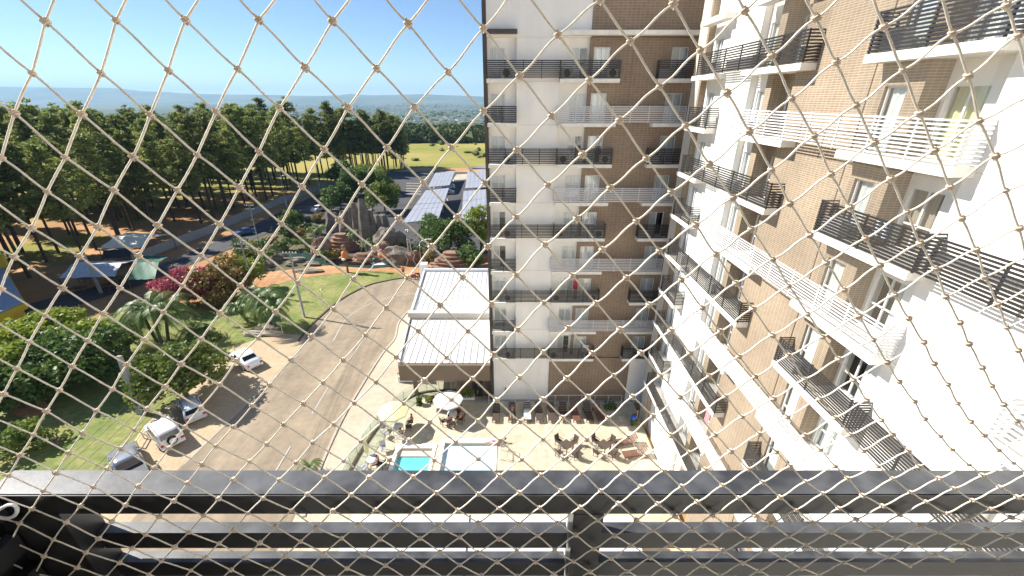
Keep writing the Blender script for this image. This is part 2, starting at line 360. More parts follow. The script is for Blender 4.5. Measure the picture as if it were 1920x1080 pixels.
def build_land():
    radii = [0, 12, 30, 60, 100, 150, 200, 250, 310, 380, 460, 560, 700, 880, 1100, 1400, 1800, 2300, 3000, 3900, 5000, 6300, 7600, 8300, 8900, 9500, 10100, 10700, 11300, 12000, 13000, 14500, 16500]
    n = 260; vs = []; fs = []
    for i, r in enumerate(radii):
        for k in range(n):
            t = 2 * math.pi * k / n; x, y = r * math.sin(t), r * math.cos(t); vs.append((x, y, land(x, y)))
    for i in range(len(radii) - 1):
        for k in range(n):
            k2 = (k + 1) % n; fs.append((i * n + k, (i + 1) * n + k, (i + 1) * n + k2, i * n + k2) if i else (k, n + k, n + k2))
    b = MB(); b.mesh(vs, [f[::-1] for f in fs], 0, True)
    return link_mesh('ground', b.data('ground', M['land']), kind='structure')
build_land()
SHEET = [0.004]
def sheet(name, poly, m, z=None, px=True, kind='structure', parent=None):
    if z is None: SHEET[0] += .006; z = SHEET[0]
    P = [(*G(u, v), z) for u, v in poly] if px else [(x, y, z) for x, y in poly]
    b = MB(); b.face(P)
    a = sum(P[i][0] * P[(i + 1) % len(P)][1] - P[(i + 1) % len(P)][0] * P[i][1] for i in range(len(P)))
    if a < 0: b.f = [f[::-1] for f in b.f]
    me = b.data(name, m); bm = bmesh.new(); bm.from_mesh(me); bmesh.ops.triangulate(bm, faces=bm.faces[:]); bm.to_mesh(me); bm.free()
    return link_mesh(name, me, parent, kind=kind)
def curve(pts, n=6):
    """Catmull-Rom through 2-D points"""
    out = []
    P = [pts[0]] + list(pts) + [pts[-1]]
    for i in range(1, len(P) - 2):
        p0, p1, p2, p3 = P[i - 1:i + 3]
        for k in range(n):
            t = k / n
            out.append(tuple(.5 * (2 * p1[j] + (p2[j] - p0[j]) * t + (2 * p0[j] - 5 * p1[j] + 4 * p2[j] - p3[j]) * t * t + (3 * p1[j] - p0[j] - 3 * p2[j] + p3[j]) * t ** 3) for j in range(2)))
    out.append(tuple(pts[-1])); return out
def ribbon(name, pts, w, z0, z1, m, kind='structure', parent=None, n=6, label=None, cat=None):
    P = curve(pts, n); b = MB(); vs = []
    for i, p in enumerate(P):
        a = P[max(i - 1, 0)]; c = P[min(i + 1, len(P) - 1)]; d = Vector((c[0] - a[0], c[1] - a[1])).normalized(); q = Vector((-d.y, d.x)) * w / 2
        vs += [(p[0] + q.x, p[1] + q.y, z0), (p[0] - q.x, p[1] - q.y, z0), (p[0] - q.x, p[1] - q.y, z1), (p[0] + q.x, p[1] + q.y, z1)]
    fs = [(i * 4 + k, i * 4 + (k + 1) % 4, i * 4 + 4 + (k + 1) % 4, i * 4 + 4 + k) for i in range(len(P) - 1) for k in range(4)] + [(3, 2, 1, 0), tuple(len(vs) - 4 + k for k in range(4))]
    b.mesh(vs, fs)
    me = b.data(name, m); bm = bmesh.new(); bm.from_mesh(me); bmesh.ops.recalc_face_normals(bm, faces=bm.faces[:]); bm.to_mesh(me); bm.free()
    o = link_mesh(name, me, parent, kind=kind); return props(o, label, cat)
GL = lambda L: [G(u, v) for u, v in L]
kerbL = curve(GL([(560, 640), (590, 604), (640, 562), (690, 536), (730, 526), (762, 521)]), 5)
lawn1 = [G(u, v) for u, v in [(762, 521), (745, 512), (700, 508), (640, 512), (560, 522), (480, 545), (380, 560), (330, 600), (300, 650), (330, 700), (420, 660), (470, 640), (520, 628)]]
sheet('lawn', kerbL[::-1] and (lawn1 + kerbL), M['lawn'], px=False)
sheet('lawn', [(-80, 690), (60, 625), (200, 592), (330, 572), (430, 560), (470, 600), (432, 655), (330, 750), (278, 790), (205, 890), (-234, 1300), (-900, 1300), (-400, 800)], M['lawn'])
sheet('parking_strip', [(205, 890), (278, 790), (330, 748), (432, 655), (470, 640), (520, 626), (575, 628), (560, 655), (500, 722), (430, 790), (330, 884), (-45, 1300), (-234, 1300)], M['parking'])
sheet('road', [(330, 884), (430, 790), (500, 722), (560, 655), (575, 628), (590, 604), (640, 562), (690, 536), (730, 526), (762, 521), (830, 512), (900, 512), (900, 560), (820, 560), (772, 580), (748, 605), (740, 635), (714, 668), (650, 772), (600, 880), (532, 1010), (382, 1300), (-45, 1300)], M['asphalt'])
plz = [(820, 560), (772, 580), (748, 605), (740, 635), (714, 668), (650, 772), (600, 880), (532, 1010), (382, 1300)]
plzg = GL(plz); plzg = [(14.5, 40), (14.5, plzg[0][1])] [:1] + [(14.5, 58), (plzg[0][0], plzg[0][1])] + plzg[1:] + [(plzg[-1][0], 2), (-14.2, 2), (-14.2, 8)] + curve(GL([(640, 930), (663, 880), (690, 835), (720, 795), (760, 757), (800, 741), (856, 738)]), 5) + [(-5.2, 32.2), (-5.2, 32.6), (14.5, 32.6)]
sheet('plaza', plzg, M['plaza'], px=False)
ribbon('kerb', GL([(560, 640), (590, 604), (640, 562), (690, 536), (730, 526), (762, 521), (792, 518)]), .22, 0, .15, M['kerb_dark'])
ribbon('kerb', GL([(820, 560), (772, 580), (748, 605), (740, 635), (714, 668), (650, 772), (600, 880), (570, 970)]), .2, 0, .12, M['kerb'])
sheet('sidewalk', [(762, 521), (745, 512), (700, 508), (640, 512), (560, 522), (480, 545), (430, 560), (380, 540), (480, 512), (600, 500), (720, 486), (830, 486), (900, 490), (900, 512), (830, 512)], M['soil'])
# painted lines on the road
def line(p0, p1, w=.12):
    a, b_ = Vector(G(*p0)), Vector(G(*p1)); d = (b_ - a).normalized(); q = Vector((-d.y, d.x)) * w / 2
    return sheet('road_marking', [tuple(a + q), tuple(b_ + q), tuple(b_ - q), tuple(a - q)], M['mark'], px=False)
line((615, 727), (585, 777)); line((345, 872), (560, 664), .10)
line((680, 640), (655, 676)); line((545, 838), (505, 905))
P_ = curve(GL([(640, 610), (655, 590), (690, 572), (740, 556), (790, 549)]), 6)
for a, b_ in zip(P_, P_[1:]):
    pass
ribbon('road_marking', GL([(625, 640), (650, 598), (690, 572), (740, 556), (795, 549)]), .12, .03, .045, M['mark'])
# back road running away between the pines and the park
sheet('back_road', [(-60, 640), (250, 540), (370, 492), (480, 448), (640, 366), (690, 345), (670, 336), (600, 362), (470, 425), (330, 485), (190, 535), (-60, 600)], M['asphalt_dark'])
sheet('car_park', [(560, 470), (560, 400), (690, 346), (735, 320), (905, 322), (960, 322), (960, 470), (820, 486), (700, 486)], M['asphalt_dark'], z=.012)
sheet('park_ground', [(440, 500), (470, 455), (560, 400), (600, 470), (720, 486), (600, 500), (480, 512)], M['park_soil_shade'], z=.016)
sheet('dirt_patch', [(735, 322), (780, 315), (960, 315), (960, 323), (905, 323)], M['soil'], z=.03)
sheet('sunny_paving', [(848, 338), (880, 336), (878, 326), (856, 327)], M['plaza'], z=.034)
for k in range(5):
    x0, y0 = G(772, 344 + k * 5); w_ = ribbon('paved_strip', [(x0 - 2, y0 + .6), (x0 + 3.0, y0)], .9, .02, .03, M['kerb'])
wl = empty('concrete_wall', (*G(470, 425), 0), label='long grey concrete wall along the far side of the back road', cat='wall')
wpts = GL([(250, 494), (330, 462), (400, 436), (470, 405), (545, 375), (640, 344), (668, 334)])
for a, b_ in zip(wpts, wpts[1:]):
    d = (Vector(b_) - Vector(a)); nn = max(1, round(d.length / 4.0))
    for i in range(nn):
        p, q = Vector(a) + d * i / nn, Vector(a) + d * ((i + 1) / nn - .006); t = d.normalized(); w = Vector((-t.y, t.x)) * .09
        mb = MB(); mb.prism([tuple(p + w), tuple(q + w), tuple(q - w), tuple(p - w)], 0, 1.7); mb.build('wall_panel', M['concrete'], wl)

# ================================================================== APARTMENT WINGS
FH = 2.85
def zbot(k): return HC + 1.02 - FH * (k - 1)        # underside of balcony slab of row k
def zfl(k): return zbot(k) + .25
ZT = HC + 9.5                                        # top of the building
class Wing:
    """u runs along the facade, d goes into the wall, z up"""
    def __init__(s, root, fn): s.root = root; s.fn = fn
    def bx(s, mb, u0, u1, d0, d1, z0, z1, mi=0):
        p, q = s.fn(u0, d0), s.fn(u1, d1); mb.box(p[0], q[0], p[1], q[1], z0, z1, mi)
    def sl(s, name, m, parent, u0, u1, d0, d1, z0, z1, kind=None):
        p, q = s.fn(u0, d0), s.fn(u1, d1); return slat(name, m, parent, p[0], q[0], p[1], q[1], z0, z1, kind)
    def wall(s, name, m, u0, u1, d0, d1, z0, z1, holes=()):
        """wall slab with real openings; holes: (ua, ub, za, zb), all in one column"""
        mb = MB()
        if not holes: s.bx(mb, u0, u1, d0, d1, z0, z1)
        else:
            ua, ub = holes[0][:2]; s.bx(mb, u0, ua, d0, d1, z0, z1); s.bx(mb, ub, u1, d0, d1, z0, z1)
            zz = z0
            for h in sorted(holes, key=lambda h: h[2]):
                if h[2] > zz: s.bx(mb, ua, ub, d0, d1, zz, h[2])
                zz = h[3]
            if zz < z1: s.bx(mb, ua, ub, d0, d1, zz, z1)
        return mb.build(name, m, s.root)
    def window(s, u0, u1, d, z0, z1, cur='curtain', two=True, openness=0.0, name='window', transom=False):
        """frame + panes + curtain set in the opening, front of frame at depth d"""
        f = MB(); t = .055
        s.bx(f, u0, u0 + t, d, d + .07, z0, z1); s.bx(f, u1 - t, u1, d, d + .07, z0, z1)
        s.bx(f, u0 + t, u1 - t, d, d + .07, z1 - t, z1); s.bx(f, u0 + t, u1 - t, d, d + .07, z0, z0 + t)
        um = (u0 + u1) / 2
        if two: s.bx(f, um - .03, um + .03, d + .004, d + .062, z0 + t, z1 - t)
        if transom: s.bx(f, u0 + t, u1 - t, d + .004, d + .062, z0 + (z1 - z0) * .42, z0 + (z1 - z0) * .42 + .05)
        w = f.build(name, M['frame_white'], s.root)
        for a, b_ in (((u0 + t, um - .03), (um + .03, u1 - t)) if two else ((u0 + t, u1 - t),)):
            s.sl('pane', M['glass'], w, a, b_, d + .03, d + .04, z0 + t, z1 - t)
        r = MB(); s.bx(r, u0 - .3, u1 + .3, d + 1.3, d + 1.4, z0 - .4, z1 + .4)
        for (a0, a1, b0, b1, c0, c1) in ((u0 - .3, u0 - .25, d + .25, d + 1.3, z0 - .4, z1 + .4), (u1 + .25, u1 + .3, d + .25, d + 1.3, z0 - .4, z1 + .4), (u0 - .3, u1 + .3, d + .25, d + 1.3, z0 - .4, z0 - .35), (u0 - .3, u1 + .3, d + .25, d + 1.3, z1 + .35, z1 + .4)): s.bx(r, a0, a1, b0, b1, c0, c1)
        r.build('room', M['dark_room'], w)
        if cur:
            c = MB(); spans = [(u0 + .02, u1 - .02)] if openness <= 0 else [(u0 + .02, u0 + (u1 - u0) * (1 - openness))]
            for a, b_ in spans:
                n = max(10, int((b_ - a) / .045)); vs = []
                for i in range(n + 1):
                    u = a + (b_ - a) * i / n; dd = d + .16 + .035 * math.sin(i * 1.9) + .02 * math.sin(i * .83)
                    for z in (z0 + .02, z1 - .02): p = s.fn(u, dd); vs.append((p[0], p[1], z))
                c.mesh(vs, [(2 * i, 2 * i + 2, 2 * i + 3, 2 * i + 1) for i in range(n)], 0, True)
            c.build('curtain', M[cur], w)
        return w
    def rail(s, bal, u0, u1, d, z, col, ns=9, h=1.12, ends=(True, True), dback=0.0, post=1.35, slats=True):
        m = M['rail_dark'] if col == 'dark' else M['rail_white']
        st = h / ns
        for i in range(ns):
            zz = z + .03 + st * (i + .25)
            s.sl('slat', m, bal, u0, u1, d, d + .02, zz, zz + st * (.60 if col == 'dark' else .46))
        n = max(2, round((u1 - u0) / post) + 1)
        for i in range(n):
            u = u0 + (u1 - u0 - .05) * i / (n - 1); s.sl('post', m, bal, u, u + .05, d + .027, d + .075, z, z + h + .02)
        for side, u in ((0, u0), (1, u1)):
            if ends[side]:
                for i in range(ns):
                    zz = z + .03 + st * (i + .25); s.sl('end_slat', m, bal, u - (.03 if side else 0), u + (0 if side else .03), d + .076, dback, zz, zz + st * .52)

def air_con(W, bal, u, d, z):
    b = MB(); W.bx(b, u, u + .8, d, d + .3, z + .05, z + .62)
    o = b.build('air_conditioner', M['ac'], bal)
    return o
fan_mat = M['rubber']
def fan_disc(W, bal, u, d, z):
    b = MB(); vs = []
    for k in range(20):
        t = 2 * math.pi * k / 20; p = W.fn(u + .24 * math.cos(t), d - .01); vs.append((p[0], p[1], z + .24 * math.sin(t)))
    for k in range(20):
        t = 2 * math.pi * k / 20; p = W.fn(u + .24 * math.cos(t), d + .02); vs.append((p[0], p[1], z + .24 * math.sin(t)))
    b.mesh(vs, [tuple(range(20)), tuple(range(39, 19, -1))] + [(k, (k + 1) % 20, 20 + (k + 1) % 20, 20 + k) for k in range(20)]); b.build('fan_grille', fan_mat, bal)
ROWS = range(1, 10)
# ---- wing straight ahead (faces the camera)
YB = 32.65
rb = empty('apartment_block', (5, YB, 0), label='shaded apartment wing straight ahead, white left side and dark brown tiled right side', cat='building', group='apartment wings round the pool terrace')
B = Wing(rb, lambda u, d: (u, YB + d))
def holes(u0, u1, top=1.95, bot=0.0, k0=0): return [(u0, u1, zfl(k) + bot, zfl(k) + top) for k in ROWS]
zg = zbot(9)
B.wall('corner_strip', M['edge_dark'], -2.0, -1.72, -.04, .55, 0, ZT)
B.wall('white_wall', M['white_wall'], -1.72, .32, .30, .55, zg, ZT - 5.7, holes(-1.58, -.5))
B.wall('white_wall', M['white_wall'], .32, 3.3, 0, .55, zg, ZT - 5.71)
B.wall('white_wall', M['white_wall'], 3.3, 5.35, .30, .551, zg, ZT - 5.7, holes(4.12, 5.22))
B.wall('white_wall', M['white_wall'], -1.72, 5.35, .01, .549, ZT - 5.7, ZT)
B.wall('brown_wall', M['brown_brick'], 5.35, 8.3, .06, .552, zg, ZT - 5.69, holes(5.6, 6.75))
B.wall('brown_wall', M['brown_brick'], 8.3, 10.4, .03, .56, zg, ZT - 5.7)
B.wall('brown_wall', M['brown_brick'], 10.4, 14.2, .10, .559, zg, ZT - 5.71, holes(10.95, 12.1))
B.wall('brown_wall', M['brown_brick'], 5.35, 14.2, -.04, .548, ZT - 5.68, ZT)
B.wall('ground_floor_wall', M['white_wall'], -1.72, 3.45, -.02, .5, 0, zg - .002)
B.wall('ground_floor_wall', M['brown_brick'], 3.45, 10.9, -.10, .5, 0, zg - .003)
B.wall('ground_floor_wall', M['white_wall'], 10.9, 14.2, -.05, .5, 0, zg - .002)
B.wall('rear_volume', M['white_wall'], -1.95, 14.2, 2.2, 14, 0, ZT)
for k in ROWS:
    z0 = zfl(k); r2 = random.Random(k)
    for (a, b_, dd) in ((-1.58, -.5, .36), (4.12, 5.22, .36), (5.6, 6.75, .14), (10.95, 12.1, .2)):
        op = r2.choice([0, 0, 0, 0, .5])
        B.window(a, b_, dd, z0, z0 + 1.95, openness=op)
DF = 32.0 - YB          # balcony front (d < 0 : towards the pool)
for k in ROWS:
    dark = k % 2 == 1; z0 = zbot(k)
    bal = B.wall('balcony', M['slab'], -1.75, .32, DF, .3, z0, z0 + .25)
    if dark:
        B.rail(bal, -1.75, 3.3, DF + .02, z0 + .25, 'dark', ends=(False, False), dback=.3)
        if k > 1 or True: air_con(B, bal, .34 - 1.1, DF + .2, z0 + .25); fan_disc(B, bal, .34 - .72, DF + .2, z0 + .6)
    else:
        B.rail(bal, -1.75, .32, DF + .02, z0 + .25, 'dark', ends=(False, True), dback=0)
    bal = B.wall('balcony', M['slab'], 3.3, 7.4, DF, .3, z0, z0 + .25)
    if dark:
        B.rail(bal, 3.3, 7.4, DF + .02, z0 + .25, 'dark', ends=(True, True), dback=0)
        air_con(B, bal, 3.4, DF + .2, z0 + .25); fan_disc(B, bal, 3.78, DF + .2, z0 + .6)
        air_con(B, bal, 6.5, DF + .2, z0 + .25); fan_disc(B, bal, 6.9, DF + .2, z0 + .6)
    else:
        B.rail(bal, 3.2, 12.3, DF + .02, z0 + .25, 'white', ends=(True, False), dback=0, ns=8)
    bal = B.wall('balcony', M['slab'], 10.0, 12.4, DF, .3, z0, z0 + .25)
    if dark: B.rail(bal, 10.0, 12.4, DF + .02, z0 + .25, 'dark', ends=(True, False), dback=0); air_con(B, bal, 10.1, DF + .2, z0 + .25)
z0 = zbot(0)
B.wall('cornice', M['slab'], 3.0, 13.5, DF + .1, .0, z0, z0 + .28)
B.wall('cornice', M['edge_dark'], -1.75, .35, DF + .1, .0, z0 + .1, z0 + .34)
for k in ROWS:   # fine joints of the panelled walls
    B.wall('joint_strip', M['beige_wall'], .34, 3.28, -.012, 0, zbot(k) + .1, zbot(k) + .12)

# ---- wing on the right (its facade runs away from the camera)
XA = 11.75
ra = empty('apartment_block', (XA + 6, 15, 0), label='sunlit apartment wing along the right side, white and tan tiled, running away from the camera', cat='building', group='apartment wings round the pool terrace')
A = Wing(ra, lambda u, d: (XA + d, u))
R1, R2 = .35, .65
A.wall('white_wall', M['white_wall'], -2, 5.2, 0, 1, 0, ZT)
A.wall('white_wall', M['white_wall'], 5.2, 7.3, R1, 1, 0, ZT, holes(5.6, 6.8))
A.wall('white_wall', M['white_wall'], 7.3, 11.1, 0, 1.001, 0, ZT + .01)
A.wall('white_wall', M['white_wall'], 11.1, 13.25, R2, 1.002, 0, ZT, holes(12.0, 13.15))
A.wall('tan_wall', M['tan_brick'], 13.25, 15.2, 0, 1.003, 0, ZT + .02, holes(13.77, 14.62))
A.wall('tan_wall', M['tan_brick'], 15.215, 19.4, -.03, 1.004, 0, ZT)
A.wall('tan_wall', M['tan_brick'], 19.4, 21.0, R2, 1.003, 0, ZT, holes(19.5, 20.9))
A.wall('tan_wall', M['tan_brick'], 21.0, 21.5, 0, 1.002, 0, ZT + .01)
A.wall('white_wall', M['white_wall'], 21.5, 23.0, R1, 1.001, 0, ZT, holes(21.65, 22.8))
A.wall('white_wall', M['white_wall'], 23.0, 26.0, 0, 1, 0, ZT)
A.wall('white_wall', M['white_wall'], 26.0, 28.95, R1, 1.001, 0, ZT, holes(27.6, 28.6))
A.wall('tan_wall', M['tan_brick'], 28.95, 29.1, -.02, 1, 0, ZT)
A.wall('beige_column', M['beige_wall'], 29.1, 30.3, -.05, 1.003, 0, ZT)
A.wall('rear_volume', M['white_wall'], -2, 30.3, 2.6, 14, 0, ZT)
for k in ROWS:
    z0 = zfl(k); r2 = random.Random(50 + k)
    A.window(12.0, 13.15, R2 + .08, z0, z0 + 1.95, 'curtain_yellow' if k == 2 else 'curtain_tan' if k == 3 else 'curtain', openness=.6 if k in (4, 5) else 0, transom=k > 2)
    A.window(13.77, 14.62, .10, z0, z0 + 1.95, two=False, transom=k > 3)
    A.window(19.5, 20.9, R2 + .08, z0, z0 + 1.95, openness=r2.choice([0, .5]), transom=True)
    A.window(21.65, 22.8, R1 + .08, z0, z0 + 1.95)
    A.window(27.6, 28.6, R1 + .08, z0, z0 + 1.95)
    if k > 3: A.window(5.6, 6.8, R1 + .08, z0, z0 + 1.95)
DA = 11.1 - XA
for zz in [zbot(k) + .12 for k in ROWS]:
    A.wall('joint_strip', M['beige_wall'], 7.32, 11.08, -.006, 0, zz, zz + .012); A.wall('joint_strip', M['beige_wall'], 23.02, 25.98, -.006, 0, zz, zz + .015)
for u in (8.9, 24.5): A.wall('joint_strip', M['beige_wall'], u, u + .012, -.005, 0, 0, ZT)
for k in ROWS:
    dark = k % 2 == 1; z0 = zbot(k)
    n = A.wall('balcony', M['slab'], 10.87, 15.0, DA, R2, z0, z0 + .25)
    f = A.wall('balcony', M['slab'], 18.2, 22.8, DA, R2, z0, z0 + .25)
    e = A.wall('balcony', M['slab'], 25.8, 28.95, DA, R1, z0, z0 + .25)
    zr = z0 + .25
    if dark:
        A.rail(n, 4.6 if k == 3 else 5.0, 15.0, DA + .02, zr, 'dark', ns=11, ends=(False, True), post=1.9)
        for i in range(11):
            zz = zr + .03 + 1.12 / 11 * (i + .25); A.sl('end_slat', M['rail_dark'], n, 10.87, 10.9, DA + .08, 0, zz, zz + .055)
        A.rail(f, 18.2, 28.4, DA + .02, zr, 'dark', ns=10, ends=(True, True), post=1.6)
        if k in (1, 3, 5): air_con(A, f, 21.6, DA + .2, zr); air_con(A, e, 26.2, DA + .2, zr); air_con(A, n, 14.0, DA + .2, zr)
    else:
        A.rail(n, 10.87, 22.8, DA + .02, zr, 'white', ns=10, ends=(True, True), post=1.5)
        A.rail(e, 25.8, 28.6, DA + .02, zr, 'dark', ns=10, ends=(True, True))
        air_con(A, f, 21.6, DA + .2, zr)
        if k > 3:
            s0 = A.wall('balcony', M['slab'], 4.8, 7.6, DA, R1, z0, z0 + .25); A.rail(s0, 4.8, 7.6, DA + .02, zr, 'white', ns=8, ends=(True, True))
for (a, b_) in ((18.2, 22.8), (25.8, 28.95), (10.87, 15.0)):
    A.wall('cornice', M['slab'], a, b_, DA + .05, 0, zbot(0), zbot(0) + .28)
# fine protective net of the nearest balconies: two families of crossed threads
def fine_net(u0, u1, z0, z1, d, nm):
    mb = MB(); st = .07; t = .0022; H = z1 - z0
    for sgn in (1, -1):
        c = u0 - H
        while c < u1 + H:
            a, b_ = (c, c + H) if sgn > 0 else (c + H, c)
            za, zb = z0, z1
            # clip to u-range
            lo, hi = 0.0, 1.0
            for lim, s_ in ((u0, 1), (u1, -1)):
                fa, fb = s_ * (a - lim), s_ * (b_ - lim)
                if fa < 0 and fb < 0: lo = 2
                elif fa < 0: lo = max(lo, fa / (fa - fb))
                elif fb < 0: hi = min(hi, fa / (fa - fb))
            if lo < hi:
                p0 = (a + (b_ - a) * lo, z0 + H * lo); p1 = (a + (b_ - a) * hi, z0 + H * hi)
                x = XA + d
                mb.mesh([(x, p0[0] - t, p0[1]), (x, p0[0] + t, p0[1]), (x, p1[0] + t, p1[1]), (x, p1[0] - t, p1[1]), (x + .003, p0[0], p0[1]), (x + .003, p1[0], p1[1])], [(0, 1, 2, 3), (0, 3, 5, 4), (1, 4, 5, 2)])
            c += st
    return mb.build(nm, M['fine_net'], ra, kind='stuff')
for k in (0, 1, 2, 3): fine_net(10.9, 15.0, zbot(k + 1) + .25, zbot(k), DA + .1, 'balcony_net')
fine_net(18.3, 22.7, zbot(1) + .25, zbot(0), DA + .1, 'balcony_net')

# ---- own wing behind and below the lens: its wall, the balcony ceiling
rc = empty('apartment_block', (4.5, -7, 0), label='apartment wing the picture is taken from, behind the black balcony rail', cat='building', group='apartment wings round the pool terrace')
b = MB(); b.box(-3.5, 11.7, -13, -1.3, 0, ZT); b.build('wall', M['white_wall'], rc)
b = MB(); b.box(-1.15, 2.55, -1.298, -1.24, HC - 1.65, HC + .95); b.build('dark_panel', M['dark_room'], rc)  # unseen dark panel added so the rail fronts stay dark
for k in range(0, 9):
    z = HC - 1.85 - FH * (k - 1)
    if k != 1: b = MB(); b.box(-1.2, 2.6, -1.29, .40, z, z + .19); b.build('balcony', M['slab'], rc)

def hung_cloth(W, u, d, z, m, label, w=.7, h=.9):
    b = MB(); n = 8; vs = []
    for i in range(n + 1):
        for j in range(3):
            p = W.fn(u + w * i / n, d + .03 * math.sin(i * 1.7 + j)); vs.append((p[0], p[1], z - h * j / 2))
    b.mesh(vs, [(i * 3 + j, i * 3 + 3 + j, i * 3 + 4 + j, i * 3 + 1 + j) for i in range(n) for j in range(2)], 0, True)
    return props(b.build('hung_cloth', m), label, 'cloth')
hung_cloth(B, 5.2, -.1, zfl(7) + 1.75, M['cloth_red'], 'dark red cloth hanging in the shaded wing balcony, third from the ground', .4, .7)
hung_cloth(B, 6.4, -.2, zfl(9) + 1.2, M['cloth_white'], 'white towel hanging over the lowest balcony of the shaded wing', .6, .8)
hung_cloth(A, 19.9, .2, zfl(8) + 1.4, M['cloth_pink'], 'pink cloth hanging at a window near the foot of the sunlit wing', .5, .9)
hung_cloth(A, 12.0, -.58, zfl(3) + 1.1, M['cloth_white'], 'pale towel over the dark rail of the sunlit wing, nearest balcony at mid height', .6, .5)
# ================================================================== LOBBY ROOF BESIDE THE SHADED WING
lb = empty('lobby_pavilion', (-6.5, 42, 0), label='low pavilion with white ribbed metal roof and brown fascia beside the shaded wing', cat='building')
def roof_part(y0, y1, x0a, x0b, z0, z1, nm):
    """ribbed sheets side by side, each one its own part"""
    w = .62; x = -2.03
    while x > min(x0a, x0b):
        xl = x - w + .012
        def cx(y): return x0a + (x0b - x0a) * (y - y0) / (y1 - y0)
        b = MB(); pl = [(max(xl, cx(y0)), y0), (x, y0), (x, y1), (max(xl, cx(y1)), y1)]
        if x > cx(y0) + .05 and x > cx(y1) + .05:
            zf = lambda X, Y: z0 + (z1 - z0) * (Y - y0) / (y1 - y0)
            b.prism(pl, lambda X, Y: zf(X, Y) - .05, zf)
            b.prism([(x - .05, y0), (x, y0), (x, y1), (x - .05, y1)], lambda X, Y: zf(X, Y) + .001, lambda X, Y: zf(X, Y) + .05)
            b.build(nm, M['metal_roof'], lb)
        x -= w
roof_part(32.05, 39.6, -10.2, -10.9, 5.0, 5.45, 'roof_sheet')
roof_part(40.35, 51.5, -10.9, -11.5, 5.5, 6.1, 'roof_sheet')
b = MB(); b.prism([(-11.15, 39.65), (-2.02, 39.65), (-2.02, 40.3), (-11.2, 40.3)], 4.6, 6.15); b.build('parapet', M['beige_wall'], lb)
b = MB(); b.prism([(-10.42, 31.95), (-10.22, 31.95), (-10.93, 39.6), (-11.15, 39.6)], 4.9, lambda x, y: 5.2 + .45 * (y - 32) / 7.6); b.prism([(-11.15, 40.31), (-10.92, 40.31), (-11.52, 51.5), (-11.75, 51.5)], 5.2, lambda x, y: 5.75 + .55 * (y - 40) / 11.5); b.build('gutter', M['rail_white'], lb)
b = MB(); b.prism([(-11.75, 51.52), (-2.02, 51.52), (-2.02, 51.9), (-11.75, 51.9)], 4.9, 6.45); b.build('parapet', M['rail_white'], lb)
b = MB(); b.box(-12.4, -11.4, 52.2, 53.1, 0, 6.9); b.build('corner_tower', M['white_wall'], lb)
b = MB(); b.box(-10.35, -2.02, 31.75, 31.95, 3.25, 4.95); b.build('fascia', M['fascia_brown'], lb)
b = MB(); b.prism([(-10.35, 31.96), (-10.15, 31.96), (-10.85, 39.6), (-11.05, 39.6)], 3.25, 4.88); b.build('fascia', M['fascia_brown'], lb)
b = MB(); b.box(-10.3, -2.02, 32.1, 51.4, 4.7, 4.9); b.build('soffit', M['white_wall'], lb)
b = MB(); b.box(-5.0, -2.02, 33.6, 50, 0, 4.69); b.build('wall', M['fascia_brown'], lb)
b = MB(); b.box(-11.2, -5.01, 41, 51, 0, 4.69); b.build('wall', M['white_wall'], lb)
for (x, y) in ((-9.6, 33.2), (-8.9, 38.5)):
    b = MB(); b.box(x, x + .35, y, y + .35, 0, 4.69); b.build('pillar', M['fascia_brown'], lb)
b = MB(); b.box(-3.9, -2.9, 33.52, 33.59, 0, 2.3); b.build('door', M['frame_dark'], lb)

# ================================================================== POOL TERRACE
fpts = GL([(640, 930), (663, 880), (690, 835), (720, 795), (760, 757), (800, 741), (856, 738)])
deckp = curve(fpts, 5) + [(-5.2, 32.2), (11.6, 32.2), (11.6, 8), (-14, 8)]
# deck with the two basins left open
DZ = .38
def deck():
    import mathutils
    b = MB()
    X0, X1, X2, X3 = -9.85, -6.35, -5.95, -1.3
    Yt, Yt2 = 26.55, 27.35
    z = DZ
    def q(x0, x1, y0, y1): b.prism([(x0, y0), (x1, y0), (x1, y1), (x0, y1)], .0, z)
    # strips around basins
    q(X1 - .1, X2 + .1, 22.2, 27.5); q(X0, X1 - .1, Yt, 27.5); q(X3, 11.68, 8, 27.5); q(X2 + .1, X3, Yt2, 27.5)
    q(-5.0, 11.68, 27.5, 32.3); q(X0, X3, 8, 22.2)
    left = curve(fpts, 5)
    P = [p for p in left if p[1] <= 27.5]; Pl = [(-14.2, 8)] + P + [(P[-1][0], 27.5), (X0, 27.5), (X0, 8)]
    b.prism(Pl, 0, z)
    P = [p for p in left if p[1] > 27.5]; b.prism([(-12.25, 27.5)] + P + [(-5.0, 33.0), (-5.0, 27.5)], 0, z)
    return b.build('pool_deck', M['deck'], kind='structure')
deck()
sheet('shaded_walkway', [(-5.4, 32.31), (11.68, 32.31), (11.68, 32.64), (-5.4, 32.64)], M['concrete'], z=DZ + .004, px=False)
def basin(x0, x1, y0, y1, zw, m, label, nm):
    r = empty(nm, ((x0 + x1) / 2, (y0 + y1) / 2, 0), label=label, cat='pool')
    b = MB()
    for a in ((x0 - .3, x1 + .3, y1, y1 + .45), (x0 - .3, x0, y0, y1), (x1, x1 + .25, y0, y1)): b.box(*a, DZ + .002, DZ + .06)
    b.build('coping', M['white_wall'], r)
    b = MB(); b.box(x0 - .01, x0 + .04, y0, y1, -.9, DZ); b.box(x1 - .04, x1 + .01, y0, y1, -.9, DZ); b.box(x0, x1, y1 - .04, y1 + .01, -.9, DZ); b.build('basin_wall', M['beige_wall'], r)
    b = MB(); b.box(x0 + .04, x1 - .04, y0, y1 - .04, zw - .05, zw); b.build('pool_water', m, r)
    return r
